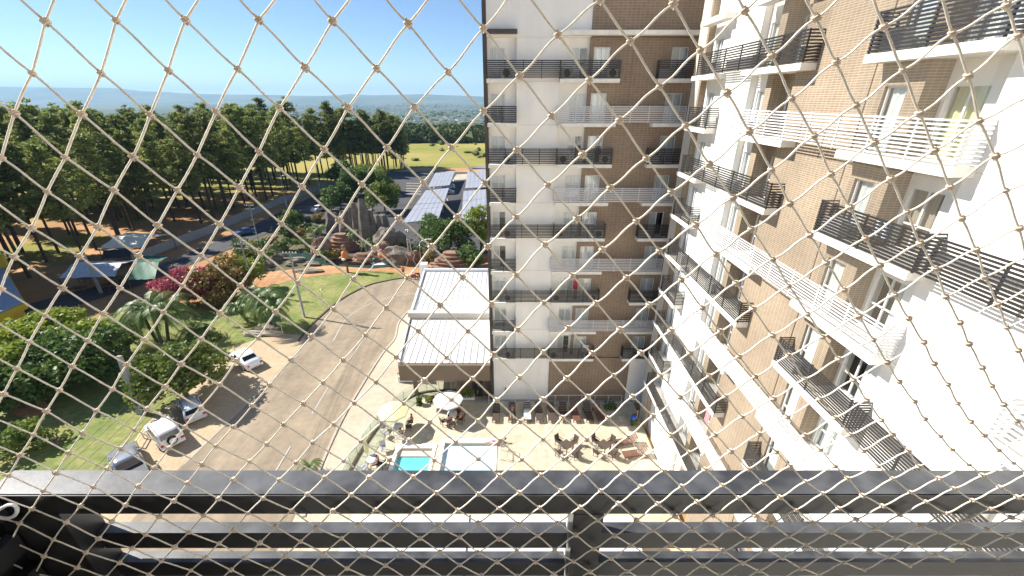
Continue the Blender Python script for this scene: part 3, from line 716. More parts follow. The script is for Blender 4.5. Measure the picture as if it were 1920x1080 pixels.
r = basin(-9.45, -6.6, 22.4, 26.4, .10, M['pool_blue'], 'small turquoise swimming pool at the left of the terrace', 'swimming_pool')
b = MB(); b.box(-9.4, -6.65, 25.7, 26.35, .101, .2); b.build('pool_step', M['beige_wall'], r)
r = basin(-5.7, -1.5, 22.4, 27.0, .14, M['pool_pale'], 'larger pale blue swimming pool in the middle of the terrace', 'swimming_pool')
b = MB()
for x in (-.9, -.35): b.tube([(x, 26.2, DZ), (x, 26.2, 1.25), (x, 25.2, 1.25), (x, 25.2, DZ)], .03)
for z in (.7, 1.0): b.tube([(-.9, 26.2, z), (-.35, 26.2, z)], .02)
props(b.build('pool_handrail', M['steel']), 'small steel handrail frame standing beside the pale pool', 'handrail')
# curb + railing round the terrace
cv = curve(fpts, 5)
ribbon('deck_kerb', fpts, .22, 0, .5, M['kerb_dark'])
def railing(pts, label, step=1.2, h=1.1, curved=True, glass=False):
    r = empty('terrace_railing', (*pts[0], .1), label=label, cat='railing')
    P = curve(pts, 6) if curved else pts
    b = MB(); b.tube([(x, y, DZ + h) for x, y in P], .03); b.build('handrail', M['rail_white'], r)
    if not glass:
        b = MB(); b.tube([(x, y, DZ + .2) for x, y in P], .02); b.build('bottom_rail', M['rail_white'], r)
    acc = 0
    last = Vector(P[0]); L = [last]
    for p in P[1:]:
        p = Vector(p)
        while (p - last).length >= step: last = last + (p - last).normalized() * step; L.append(last.copy())
    for i, q in enumerate(L):
        slat('post', M['rail_white'], r, q.x - .025, q.x + .025, q.y - .025, q.y + .025, DZ, DZ + h)
    if glass:
        for a, c in zip(L, L[1:]):
            d = (c - a).normalized(); t = Vector((-d.y, d.x)) * .006; a2 = a + d * .05; c2 = c - d * .05
            b = MB(); b.prism([tuple(a2 + t), tuple(c2 + t), tuple(c2 - t), tuple(a2 - t)], DZ + .1, DZ + 1.0); b.build('glass_panel', M['glass_pale'], r)
    return r
M['glass_pale'] = glass_mat('glass_pale', (.86, .93, .89), .06, .05)
railing([(x - .12, y) for x, y in fpts] + [(-5.6, 33.1)], 'curved white railing with pale glass panels round the left side of the terrace', glass=True)
railing([(-2.2, 31.9), (10.4, 31.9)], 'straight white railing behind the row of sun loungers', curved=False, step=1.26)
# loungers
def lounger(m1, nm='sun_lounger'):
    r = empty(nm)
    b = MB()
    for i in range(9): b.box(-.32, .32, -1.0 + i * .145, -1.0 + i * .145 + .12, .30, .33)
    b.build('seat', m1, r)
    b = MB()
    for i in range(5):
        y = .33 + i * .125; z = .34 + i * .10
        b.mesh([(-.32, y, z), (.32, y, z), (.32, y + .1, z + .085), (-.32, y + .1, z + .085), (-.32, y + .02, z - .03), (.32, y + .02, z - .03), (.32, y + .12, z + .055), (-.32, y + .12, z + .055)], [(0, 1, 2, 3), (7, 6, 5, 4), (0, 4, 5, 1), (2, 6, 7, 3), (1, 5, 6, 2), (0, 3, 7, 4)])
    b.build('backrest', m1, r)
    b = MB(); b.box(-.34, -.30, -1.0, .9, .24, .30); b.box(.30, .34, -1.0, .9, .24, .30); b.build('frame', m1, r)
    for x in (-.32, .32):
        for y in (-.85, .75):
            b = MB(); b.box(x - .025, x + .025, y - .025, y + .025, 0, .24); b.build('leg', m1, r)
    return r
lg1 = lounger(M['wicker']); lg2 = lounger(M['wood_red'])
xs = [-1.55, .45, 1.7, 2.75, 3.85, 4.95, 6.05, 7.15, 8.25]
LB = ['leftmost brown lounger of the row behind the railing', 'brown lounger with a person lying on it', 'brown lounger covered by a white towel',
      'brown lounger just right of the white towel', 'brown lounger fourth from the right end of the row beside the pool railing', 'dark brown lounger near the middle of the row with a reddish one on its right', 'reddish wooden lounger between two dark ones', 'dark brown lounger second from the right end of the row', 'reddish wooden lounger at the right end of the row']
xs = [-1.45, .0, 1.4, 2.5, 3.6, 4.7, 5.8, 7.0, 8.0]
LB[4] = 'dark brown lounger, fifth from the left in the row'; LB[5] = 'dark brown lounger just left of the reddish middle lounger'; LB[6] = 'reddish lounger in the middle right of the row, between dark ones'
used = set()
def put(proto, loc, rz, label, cat, group=None, sc=None):
    if proto.name not in used and not sc: used.add(proto.name); place(proto, loc, rz); o = proto
    else: o = clone(proto, None, loc, rz, sc)
    o['label'] = label; o['category'] = cat
    if group: o['group'] = group
    elif 'group' in o: del o['group']
    return o
for i, x in enumerate(xs):
    put(lg2 if i in (6, 8) else lg1, (x, 30.35, DZ), math.radians([0, 0, 0, 2, 1, -2, 5, 3, 8][i]), LB[i], 'sun lounger', 'sun loungers on the terrace')
TZ = .29
b = MB(); b.box(1.08, 1.72, 29.5, 30.7, .425 + TZ, .445 + TZ); b.mesh([(1.08, 30.7, .715), (1.72, 30.7, .715), (1.72, 31.35, 1.19), (1.08, 31.35, 1.19), (1.08, 30.7, .74), (1.72, 30.7, .74), (1.72, 31.33, 1.22), (1.08, 31.33, 1.22)], [(3, 2, 1, 0), (4, 5, 6, 7), (0, 1, 5, 4), (2, 3, 7, 6), (1, 2, 6, 5), (3, 0, 4, 7)])
props(b.build('towel', M['cloth_white']), 'white towel spread over a lounger in the row', 'towel')
for i, (x, y) in enumerate(((9.6, 26.9), (10.0, 25.6))):
    put(lg2, (x, y, DZ), math.radians(-80), ['reddish lounger turned sideways by the sunlit wing, farther of the pair', 'reddish lounger turned sideways by the sunlit wing, nearer of the pair'][i], 'sun lounger', 'sun loungers on the terrace')
# tables and chairs
def table(m=None, round_=False):
    m = m or M['wicker']; r = empty('terrace_table')
    b = MB()
    if round_: b.lathe((0, 0, 0), [(.45, .70), (.46, .72), (.45, .74)], 20)
    else: b.box(-.42, .42, -.42, .42, .70, .74)
    b.build('table_top', m, r)
    for x in (-.34, .34):
        for y in (-.34, .34): b = MB(); b.box(x - .025, x + .025, y - .025, y + .025, 0, .699); b.build('leg', m, r)
    return r
def chair(m):
    r = empty('terrace_chair')
    b = MB(); b.box(-.24, .24, -.24, .24, .42, .46); b.build('seat', m, r)
    b = MB(); b.mesh([(-.24, .24, .46), (.24, .24, .46), (.24, .34, .95), (-.24, .34, .95), (-.24, .28, .46), (.24, .28, .46), (.24, .38, .95), (-.24, .38, .95)], [(3, 2, 1, 0), (4, 5, 6, 7), (0, 1, 5, 4), (2, 3, 7, 6), (1, 2, 6, 5), (3, 0, 4, 7)]); b.build('backrest', m, r)
    for x in (-.22, .22):
        for y in (-.22, .22): b = MB(); b.box(x - .02, x + .02, y - .02, y + .02, 0, .419); b.build('leg', m, r)
        b = MB(); b.box(x - .02, x + .02, -.2, .28, .62, .65); b.build('armrest', m, r)
    return r
tb = table(); tw = table(M['rail_white'], True); ch = chair(M['wicker']); cw = chair(M['steel'])
for j, (x, y, nm) in enumerate(((4.5, 26.1, 'left'), (7.6, 26.1, 'right'))):
    put(tb, (x, y, DZ), math.radians(40), 'square brown terrace table, %s one of the two on the right half of the deck' % nm, 'table', 'brown tables on the deck')
    for k in range(4):
        a = math.radians(40 + 90 * k); wh = ['upper right', 'upper left', 'lower left', 'lower right'][k]
        put(ch, (x + .85 * math.cos(a), y + .85 * math.sin(a), DZ), a - math.pi / 2, 'brown chair at the %s side of the %s square brown table' % (wh, nm), 'chair', 'brown chairs round the tables')
def umbrella(m, closed=False):
    r = empty('parasol')
    b = MB(); b.tube([(0, 0, 0), (0, 0, 2.45)], .03); b.build('pole', M['steel'], r)
    b = MB(); b.lathe((0, 0, 0), [(.28, 0), (.28, .07), (.05, .1)], 14); b.build('base', M['concrete'], r)
    n = 8; b = MB()
    if closed: b.lathe((0, 0, 0), [(.17, .9), (.2, 1.2), (.12, 1.9), (.04, 2.5)], 8, smooth=False)
    else:
        for k in range(n):
            t0, t1 = 2 * math.pi * k / n, 2 * math.pi * (k + 1) / n; R = 1.35
            p0 = (R * math.cos(t0), R * math.sin(t0), 2.0); p1 = (R * math.cos(t1), R * math.sin(t1), 2.0)
            b.mesh([(0, 0, 2.5), p0, p1, (p1[0], p1[1], 1.86), (p0[0], p0[1], 1.86), (0, 0, 2.47)], [(0, 1, 2), (1, 4, 3, 2), (5, 2, 1)])
    b.build('canopy', m, r)
    return r
put(umbrella(M['umb_cream']), (-10.3, 28.7, DZ), .3, 'open cream yellow parasol at the left side of the terrace', 'parasol')
put(umbrella(M['umb_white']), (-5.75, 30.2, DZ), .1, 'open white parasol near the shaded walkway', 'parasol')
put(umbrella(M['umb_cream'], True), (-11.6, 25.1, DZ), 0, 'folded cream parasol by the curved railing left of the small pool', 'parasol')
put(tw, (-9.9, 28.2, DZ), 0, 'round white table under the cream yellow parasol', 'table')
put(tw, (-5.4, 29.8, DZ), 0, 'round white table under the open white parasol', 'table')
put(tw, (-11.0, 24.6, DZ), 0, 'round white table beside the folded parasol', 'table')
CH = [(cw, -10.9, 27.7, 2.4, 'steel chair standing left of the cream parasol table, nearer one'), (cw, -11.3, 28.5, 1.2, 'steel chair between the cream parasol and the glass railing'), (ch, -9.1, 28.5, -1.4, 'brown chair right of the cream parasol table'), (cw, -9.6, 27.3, 3.4, 'steel chair in front of the cream parasol table'),
      (ch, -5.0, 30.5, -.6, 'brown chair behind the white parasol table'), (ch, -4.6, 29.5, -1.9, 'brown chair right of the white parasol table'), (ch, -6.1, 29.2, 2.2, 'brown chair left of the white parasol table'), (ch, -5.3, 28.9, 3.1, 'brown chair in front of the white parasol table'),
      (ch, -10.3, 24.3, -1.8, 'brown chair right of the folded parasol'), (cw, -11.6, 24.0, 2.6, 'steel chair left of the folded parasol'), (cw, -10.6, 26.0, .4, 'steel chair alone between the folded and the open cream parasol')]
for p, x, y, a, l in CH: put(p, (x, y, DZ), a, l, 'chair', 'chairs by the parasols')

# ================================================================== PEOPLE
def skin_mesh(J, E, R, name, m, parent, root=0, sub=1):
    me = bpy.data.meshes.new(name + '_base'); me.from_pydata([tuple(p) for p in J], E, [])
    o = bpy.data.objects.new('tmp', me); COL.objects.link(o)
    md = o.modifiers.new('s', 'SKIN'); sv = me.skin_vertices[0].data
    for i, r in enumerate(R): sv[i].radius = (r, r)
    sv[root].use_root = True
    s2 = o.modifiers.new('u', 'SUBSURF'); s2.levels = sub; s2.render_levels = sub
    dg = bpy.context.evaluated_depsgraph_get(); me2 = bpy.data.meshes.new_from_object(o.evaluated_get(dg)); me2.name = name
    bpy.data.objects.remove(o); me2.materials.clear(); me2.materials.append(m)
    for p in me2.polygons: p.use_smooth = True
    return link_mesh(name, me2, parent)
def person(loc, rz, pose, top, bottom, label, hair='hair', sc=1.0):
    r = empty('person', loc, rz, label, 'person')
    V = Vector
    if pose in ('stand', 'walk'):
        s = .22 if pose == 'walk' else .05
        J = dict(pel=(0, 0, .95), bel=(0, 0, 1.15), che=(0, .01, 1.35), nec=(0, .01, 1.5), hea=(0, .02, 1.63), top=(0, .02, 1.72),
                 lh=(-.1, 0, .9), lk=(-.1, s * .6, .5), la=(-.11, s - .04, DZ), lt=(-.11, s + .12, .03), rh=(.1, 0, .9), rk=(.1, -s * .2, .5), ra=(.11, -s - .04, .1), rt=(.11, -s + .1, .03),
                 ls=(-.19, 0, 1.43), le=(-.25, -s * .3, 1.15), lw=(-.27, s * .3, .9), lf=(-.27, s * .4, .82), rs=(.19, 0, 1.43), re=(.25, s * .2, 1.15), rw=(.27, s * .7, .92), rf=(.27, s * .8, .84))
    elif pose == 'sit':
        J = dict(pel=(0, 0, .55), bel=(0, -.02, .73), che=(0, -.03, .93), nec=(0, -.02, 1.08), hea=(0, 0, 1.21), top=(0, 0, 1.3),
                 lh=(-.1, .05, .52), lk=(-.14, .45, .52), la=(-.14, .48, DZ), lt=(-.14, .62, .03), rh=(.1, .05, .52), rk=(.14, .45, .52), ra=(.14, .5, DZ), rt=(.14, .64, .03),
                 ls=(-.19, -.02, 1.01), le=(-.27, .05, .74), lw=(-.2, .28, .66), lf=(-.17, .36, .66), rs=(.19, -.02, 1.01), re=(.27, .05, .74), rw=(.2, .28, .66), rf=(.17, .36, .66))
    else:  # lie on the back, head towards +y
        J = dict(pel=(0, 0, .14), bel=(0, .2, .16), che=(0, .4, .2), nec=(0, .55, .26), hea=(0, .68, .33), top=(0, .76, .37),
                 lh=(-.1, -.05, .13), lk=(-.12, -.48, .26), la=(-.12, -.85, .1), lt=(-.12, -.93, .2), rh=(.1, -.05, .13), rk=(.13, -.5, .14), ra=(.14, -.92, .08), rt=(.14, -.97, .2),
                 ls=(-.19, .46, .2), le=(-.32, .25, .12), lw=(-.3, .02, .12), lf=(-.29, -.06, .12), rs=(.19, .46, .2), re=(.32, .3, .12), rw=(.3, .06, .14), rf=(.28, -.02, .15))
    rad = dict(pel=.13, bel=.12, che=.14, nec=.055, hea=.095, top=.06, lh=.085, lk=.055, la=.038, lt=.03, ls=.06, le=.042, lw=.03, lf=.032)
    for a in ('h', 'k', 'a', 't', 's', 'e', 'w', 'f'): rad['r' + a] = rad['l' + a]
    K = list(J); ix = {k: i for i, k in enumerate(K)}
    E = [('pel', 'bel'), ('bel', 'che'), ('che', 'nec'), ('nec', 'hea'), ('hea', 'top'), ('pel', 'lh'), ('lh', 'lk'), ('lk', 'la'), ('la', 'lt'), ('pel', 'rh'), ('rh', 'rk'), ('rk', 'ra'), ('ra', 'rt'), ('che', 'ls'), ('ls', 'le'), ('le', 'lw'), ('lw', 'lf'), ('che', 'rs'), ('rs', 're'), ('re', 'rw'), ('rw', 'rf')]
    J2 = [wm(r) @ (V(J[k]) * sc) for k in K]
    skin_mesh(J2, [(ix[a], ix[c]) for a, c in E], [rad[k] * sc for k in K], 'body', M['skin'], r)
    def shell(keys, edges, infl, nm, m):
        kk = {k: i for i, k in enumerate(keys)}
        skin_mesh([wm(r) @ (V(J[k]) * sc) for k in keys], [(kk[a], kk[c]) for a, c in edges], [(rad[k] + infl) * sc for k in keys], nm, m, r)
    if top: shell(['bel', 'pel', 'che', 'ls', 'rs'], [('bel', 'pel'), ('bel', 'che'), ('che', 'ls'), ('che', 'rs')], .022, 'shirt', M[top])
    if bottom: shell(['pel', 'lh', 'rh', 'lk', 'rk'], [('pel', 'lh'), ('pel', 'rh'), ('lh', 'lk'), ('rh', 'rk')], .018, 'shorts', M[bottom])
    mb = MB(); h = wm(r) @ (V(J['hea']) * sc); t = wm(r) @ (V(J['top']) * sc); c = (h + t) / 2 + Vector((0, 0, .01)); mb.blob(tuple(c), (.095 * sc, .105 * sc, .085 * sc), 1, 1, .05); mb.build('hair', M[hair], r)
    return r
person((*G(949, 753), DZ), 1.2, 'walk', 'cloth_pink', 'cloth_black', 'person in pink top and dark shorts walking past the white ground floor wall')
person((*G(895, 744), DZ), -.6, 'stand', 'cloth_black', 'cloth_black', 'person dressed in black standing by the lobby door beside the planter box')
person((0, 30.35, .75), 0, 'lie', None, 'cloth_black', 'person in dark swimwear lying on a lounger')
person((-1.25, 26.9, .44), -1.35, 'lie', None, 'cloth_pink', 'person in pink swimwear lying on the edge of the pale pool')
person((-8.9, 29.1, DZ - .03), 2.0, 'sit', 'cloth_orange', 'cloth_black', 'person in orange top seated at the right of the cream parasol')
person((-9.45, 27.35, DZ - .03), .3, 'sit', 'cloth_black', 'cloth_white', 'person in black top and white shorts seated in front of the cream parasol')
person((-4.75, 30.3, DZ - .03), 2.4, 'sit', 'cloth_red', 'cloth_black', 'person in red top seated at the far side of the white parasol')
person((-4.6, 29.45, DZ - .03), 1.3, 'sit', 'cloth_orange', 'cloth_black', 'person in orange top seated right of the white parasol')
person((-5.6, 28.95, DZ - .03), -.2, 'sit', 'cloth_black', 'cloth_red', 'person in black top and red shorts seated in front of the white parasol')
person((-10.6, 24.4, DZ - .03), 1.9, 'sit', 'cloth_black', 'cloth_black', 'person in black seated beside the folded parasol')
person((11.1, 29.2, DZ), 1.2, 'stand', 'cloth_black', 'cloth_black', 'person in dark clothes carrying a bright blue ball by the sunlit wing')
b = MB(); b.lathe((10.75, 29.0, 1.35), [(.001, -.25), (.15, -.2), (.24, -.08), (.25, 0), (.24, .08), (.15, .2), (.001, .25)], 16); props(b.build('ball', M['cloth_blue']), 'bright blue inflatable ball by the foot of the sunlit wing', 'ball')

# ================================================================== CARS
def car(paint, kind, label, loc, rz, sc=1.0):
    r = empty('parked_car', loc, rz, label, 'car', 'cars parked along the left kerb')
    L, W_ = {'sedan': (4.5, 1.75), 'hatch': (3.9, 1.7), 'suv': (4.1, 1.78), 'pickup': (5.2, 1.85)}[kind]
    # side profile: x along length (front = +y), list of (y, z_low body) ; lofted cross-sections
    H = dict(sedan=1.45, hatch=1.5, suv=1.72, pickup=1.78)[kind]; B_ = dict(sedan=.92, hatch=.95, suv=1.05, pickup=1.08)[kind]
    h = L / 2
    prof = {  # (y, top z, half width at top, is roof)
        'sedan': [(-h, .62), (-h + .05, .95), (-h + .75, 1.0), (-h + 1.35, H - .05), (-h + 1.75, H), (.25, H), (1.05, .98), (h - .35, .85), (h, .6)],
        'hatch': [(-h, .6), (-h + .05, 1.0), (-h + .4, H - .08), (-h + .7, H), (.3, H), (1.0, .98), (h - .3, .86), (h, .6)],
        'suv': [(-h, .65), (-h + .04, 1.1), (-h + .3, H - .05), (-h + .55, H), (.35, H), (.95, 1.12), (h - .3, 1.0), (h, .7)],
        'pickup': [(-h, .7), (-h + .03, 1.1), (-h + 1.55, 1.1), (-h + 1.75, H - .04), (-h + 2.0, H), (.45, H), (1.15, 1.14), (h - .3, 1.02), (h, .7)]}[kind]
    hw = W_ / 2; b = MB(); vs = []; sec = []
    for y, z in prof:
        k = .96 if abs(y) > h - .2 else 1.0
        zb = min(z, B_); cab = z > B_ + .05
        tw = hw * (k - (.17 if z > H - .12 else .10 if cab else .04))
        ring = [(-hw * k * .96, .28), (-hw * k, .55), (-hw * k * .985, zb - .02), (-tw, z - .01), (-tw * .6, z + .015), (0, z + .02), (tw * .6, z + .015), (tw, z - .01), (hw * k * .985, zb - .02), (hw * k, .55), (hw * k * .96, .28)]
        sec.append([(x, y, zz) for x, zz in ring])
    n = len(sec[0]); vs = [p for s_ in sec for p in s_]; fs = []
    for i in range(len(sec) - 1):
        for j in range(n - 1): fs.append((i * n + j, i * n + j + 1, (i + 1) * n + j + 1, (i + 1) * n + j))
    fs += [tuple(range(n))[::-1], tuple((len(sec) - 1) * n + j for j in range(n))]
    M4 = wm(r)
    def T(vs): return [tuple(M4 @ Vector(p)) for p in vs]
    b.mesh(T(vs), [f[::-1] for f in fs], 0, False)
    o = b.build('body', paint, r)
    if True:
        me = o.data; bm = bmesh.new(); bm.from_mesh(me); bmesh.ops.recalc_face_normals(bm, faces=bm.faces[:]); bmesh.ops.bevel(bm, geom=[e for e in bm.edges], offset=.035, segments=2, affect='EDGES', clamp_overlap=True); bm.to_mesh(me); bm.free()
        for p in me.polygons: p.use_smooth = True
    # glass areas: proud panels over the cabin faces
    def quad(nm, p, m, off):
        c = sum((Vector(q) for q in p), Vector()) / 4; nn = (Vector(p[1]) - Vector(p[0])).cross(Vector(p[2]) - Vector(p[0])).normalized()
        if nn.dot(c - Vector((0, 0, .6))) < 0: nn = -nn
        q1 = [Vector(q) + nn * off for q in p]; q0 = [Vector(q) - nn * .03 for q in p]
        g_ = MB(); g_.mesh(T(q1 + q0), [(0, 1, 2, 3), (7, 6, 5, 4), (0, 4, 5, 1), (1, 5, 6, 2), (2, 6, 7, 3), (3, 7, 4, 0)]); oo = g_.build(nm, m, r)
        bm = bmesh.new(); bm.from_mesh(oo.data); bmesh.ops.recalc_face_normals(bm, faces=bm.faces[:]); bm.to_mesh(oo.data); bm.free()
    def lerp(a, c, t): return tuple(a[i] + (c[i] - a[i]) * t for i in range(3))
    idx = [i for i, (y, z) in enumerate(prof) if z >= H - .1]
    i0, i1 = idx[0], idx[-1]
    def face_strip(i, ja, jb, t0, t1, u0, u1):   # patch between sections i,i+1 and ring ja..jb
        A_, B2, C_, D_ = sec[i][ja], sec[i][jb], sec[i + 1][jb], sec[i + 1][ja]
        P = lambda t, u: lerp(lerp(A_, B2, u), lerp(D_, C_, u), t)
        return [P(t0, u0), P(t0, u1), P(t1, u1), P(t1, u0)]
    quad('rear_window', face_strip(i0 - 1, 3, 7, .12, .85, .08, .92), M['car_glass'], .04)
    quad('windscreen', face_strip(i1, 3, 7, .1, .9, .06, .94), M['car_glass'], .04)
    for a, c in ((2, 3), (8, 7)):
        y0 = prof[i0][0] + .1; y1 = prof[i1][0] + .1; ym = (y0 + y1) / 2 + .1
        sx = -1 if a == 2 else 1
        for ya, yb in ((y0, ym - .05), (ym + .05, y1 + .2)):
            quad('side_window', [(sx * hw * .985, ya - .12, B_ + .02), (sx * hw * .985, yb, B_ + .02), (sx * hw * .86, yb - .12, H - .14), (sx * hw * .86, ya, H - .14)], M['car_glass'], .02)
    for sx in (-1, 1):
        for y in (-h + .8, h - .8):
            g_ = MB(); rr = .33
            pts = []; nn = 20
            for xx in (hw - .2, hw + .02):
                for k in range(nn): t = 2 * math.pi * k / nn; pts.append((sx * xx, y + rr * math.cos(t), rr + rr * math.sin(t)))
            g_.mesh(T(pts), [tuple(range(nn)), tuple(range(2 * nn - 1, nn - 1, -1))] + [(k, (k + 1) % nn, nn + (k + 1) % nn, nn + k) for k in range(nn)]); w = g_.build('wheel', M['rubber'], r)
            g_ = MB(); pts = [(sx * (hw + .03), y + .2 * math.cos(2 * math.pi * k / nn), rr + .2 * math.sin(2 * math.pi * k / nn)) for k in range(nn)]; pts += [(sx * (hw + .0), p[1], p[2]) for p in pts]
            g_.mesh(T(pts), [tuple(range(nn)), tuple(range(2 * nn - 1, nn - 1, -1))] + [(k, (k + 1) % nn, nn + (k + 1) % nn, nn + k) for k in range(nn)]); g_.build('rim', M['steel'], w)
    def lbox(nm, m, x0, x1, y0, y1, z0, z1, par=None):
        g_ = MB(); g_.box(x0, x1, y0, y1, z0, z1); g_.v = T(g_.v); return g_.build(nm, m, par or r)
    for sx in (-1, 1):
        lbox('tail_light', M['red_lamp'], sx * (hw - .32), sx * (hw - .05), -h - .03, -h + .08, .62, .80)
        lbox('headlight', M['frame_white'], sx * (hw - .38), sx * (hw - .08), h - .1, h + .02, .5, .62)
        lbox('mirror', paint, sx * hw * .98, sx * (hw + .17), .72, .84, .95, 1.08)
    lbox('rear_bumper', paint if kind != 'pickup' else M['rubber'], -hw * .93, hw * .93, -h - .08, -h + .1, .32, .55)
    lbox('number_plate', M['plate'], -.2, .2, -h - .095, -h - .085, .4, .5)
    if kind == 'suv':
        nn = 20; g_ = MB(); pts = [(.0 + .36 * math.cos(2 * math.pi * k / nn), y, .92 + .36 * math.sin(2 * math.pi * k / nn)) for y in (-h - .22, -h - .02) for k in range(nn)]
        g_.mesh(T(pts), [tuple(range(nn)), tuple(range(2 * nn - 1, nn - 1, -1))] + [(k, (k + 1) % nn, nn + (k + 1) % nn, nn + k) for k in range(nn)]); w = g_.build('spare_wheel', M['rubber'], r)
        g_ = MB(); pts = [(.0 + .25 * math.cos(2 * math.pi * k / nn), y, .92 + .25 * math.sin(2 * math.pi * k / nn)) for y in (-h - .235, -h - .2) for k in range(nn)]
        g_.mesh(T(pts), [tuple(range(nn)), tuple(range(2 * nn - 1, nn - 1, -1))] + [(k, (k + 1) % nn, nn + (k + 1) % nn, nn + k) for k in range(nn)]); g_.build('wheel_cover', M['car_white'], w)
    if kind in ('suv', 'pickup', 'hatch'):
        for sx in (-1, 1): lbox('roof_rail', M['frame_dark'], sx * hw * .74, sx * hw * .78, prof[i0][0] + .1, prof[i1][0] - .1, H + .005, H + .04)
    if kind == 'pickup': lbox('bed_cover', M['frame_dark'], -hw * .86, hw * .86, -h + .12, -h + 1.5, 1.1, 1.125)
    if kind == 'sedan': lbox('bumper_trim', M['frame_dark'], -hw * .7, hw * .7, -h - .085, -h - .07, .34, .4)
    return r
AH = math.radians(33)
def gg(u, v): return (*G(u, v), .03)
car(M['car_white'], 'sedan', 'white sedan parked nose-in beside the round bushes, farthest of the four', (-29.8, 39.4, .03), math.radians(54))
car(M['car_pale'], 'hatch', 'silver hatchback parked under the branches of the roadside tree', (-30.1, 31.2, .03), math.radians(46))
car(M['car_white'], 'suv', 'white off-roader with a spare wheel on its back door', (-30.2, 28.0, .03), math.radians(54))
car(M['car_silver'], 'pickup', 'dark silver pickup parked nearest, with roof rails, partly behind the balcony rail', (-30.3, 24.4, .03), math.radians(50))
for i, (u, v) in enumerate(((437, 668), (322, 780), (270, 822), (216, 874))):
    r = empty('parking_barrier', (*G(u, v), 0), math.radians(20), ['low pale metal barrier at the nose of the farthest white sedan', 'low pale metal barrier beside the silver hatchback', 'low pale metal barrier beside the white off-roader', 'low pale metal barrier beside the dark pickup'][i], 'barrier', 'parking barriers at the lawn edge')
    P = lambda x, y, z: tuple(wm(r) @ Vector((x, y, z)))
    b = MB(); b.tube([P(0, -1.1, .7), P(0, 1.1, .7)], .05); b.build('top_bar', M['umb_cream'], r)
    b = MB(); b.tube([P(0, -1.1, .35), P(0, 1.1, .35)], .035); b.build('lower_bar', M['umb_cream'], r)
    for y in (-1.08, 0, 1.08): b = MB(); b.tube([P(0, y, 0), P(0, y, .66)], .05); b.build('post', M['umb_cream'], r)
car(M['car_blue'], 'sedan', 'dark blue car driving on the shaded back road beside the pines', (*G(460, 440), .03), math.radians(140))['group'] = 'cars beyond the park'
car(M['car_white'], 'hatch', 'small white car on the back road near the rocks', (*G(597, 396), .03), math.radians(160))['group'] = 'cars beyond the park'
car(M['car_white'], 'hatch', 'white car under the edge of the farther left solar carport', (*G(842, 354), .03), math.radians(100))['group'] = 'cars beyond the park'
car(M['car_silver'], 'sedan', 'silver car under the edge of the nearer left solar carport', (*G(839, 364), .03), math.radians(95))['group'] = 'cars beyond the park'

g0, g1, g2, g3 = G(660, 966, 2.6), G(1185, 966, 2.6), G(1185, 1300, 2.6), G(600, 1300, 2.6)
r = empty('low_pavilion', ((g0[0] + g1[0]) / 2, g0[1] - 5, 0), label='low white flat roof seen between the slats of the black rail, below the pools', cat='building')
b = MB(); b.prism([g0, g1, (g1[0], 6.5), (g0[0], 6.5)], 2.35, 2.6); b.build('roof', M['white_wall'], r)
for x in (g0[0] + .2, -4.0, 1.0, g1[0] - .2): b = MB(); b.box(x - .1, x + .1, g0[1] - .4, g0[1] - .2, DZ, 2.349); b.build('post', M['rail_white'], r)
b = MB(); b.box(-2.75, -2.65, 6.6, g0[1] - .01, 2.602, 2.64); b.build('joint_strip', M['edge_dark'], r)
# ================================================================== POLES, WIRES, SIGNS
def pole(x, y, h, r0, label, arm=None, m='concrete', square=False, cat='utility pole', lean=(0, 0)):
    r = empty('utility_pole' if cat == 'utility pole' else 'street_lamp', (x, y, 0), 0, label, cat)
    b = MB()
    if square:
        b.mesh([(x - r0, y - r0 * .6, 0), (x + r0, y - r0 * .6, 0), (x + r0, y + r0 * .6, 0), (x - r0, y + r0 * .6, 0), (x - r0 * .55 + lean[0], y - r0 * .35 + lean[1], h), (x + r0 * .55 + lean[0], y - r0 * .35 + lean[1], h), (x + r0 * .55 + lean[0], y + r0 * .35 + lean[1], h), (x - r0 * .55 + lean[0], y + r0 * .35 + lean[1], h)],
               [(0, 3, 2, 1), (4, 5, 6, 7), (0, 1, 5, 4), (1, 2, 6, 5), (2, 3, 7, 6), (3, 0, 4, 7)])
    else: b.tube([(x, y, 0), (x + lean[0], y + lean[1], h)], [r0, r0 * .6], 10)
    b.build('pole', M[m], r)
    if arm == 'cross':
        for dz in (.25, .9):
            b = MB(); b.box(x - .9, x + .9, y - .06, y + .06, h - dz - .06, h - dz + .06); b.build('cross_arm', M['concrete'], r)
        for xx in (-.8, -.4, .4, .8): b = MB(); b.lathe((x + xx, y, h - .19), [(.05, 0), (.07, .06), (.05, .1), (.06, .15), (.02, .2)], 8); b.build('insulator', M['frame_white'], r)
    if arm == 'lamp':
        pts = [(x, y, h - .1), (x + .15, y, h + .5), (x + .7, y, h + .9), (x + 1.5, y, h + 1.0)]
        b = MB(); b.tube(pts, .05, 8); b.build('arm', M['steel'], r)
        b = MB(); b.box(x + 1.4, x + 2.0, y - .12, y + .12, h + .93, h + 1.06); b.build('lamp_head', M['rail_white'], r)
    return r
pole(-34.9, 31.1, 6.2, .34, 'thick tapering concrete post on the lawn behind the white off-roader', square=True, lean=(.0, .3))
pole(*G(478, 552), 8.2, .16, 'slim pale concrete pole rising from the bushes left of the lawn', 'cross')
pole(-28.2, 50.2, 9.4, .17, 'pale concrete pole with cables at the corner of the lawn and road', 'cross')
pole(*G(487, 462), 8.5, .13, 'far utility pole with cross arms by the shaded park', 'cross')
pole(*G(190, 550), 7.2, .22, 'concrete post beside the blue market canopy', square=True)
pole(*G(540, 398), 8.5, .09, 'far street lamp post with curved arm along the back road, left one', 'lamp', 'steel', cat='street lamp')
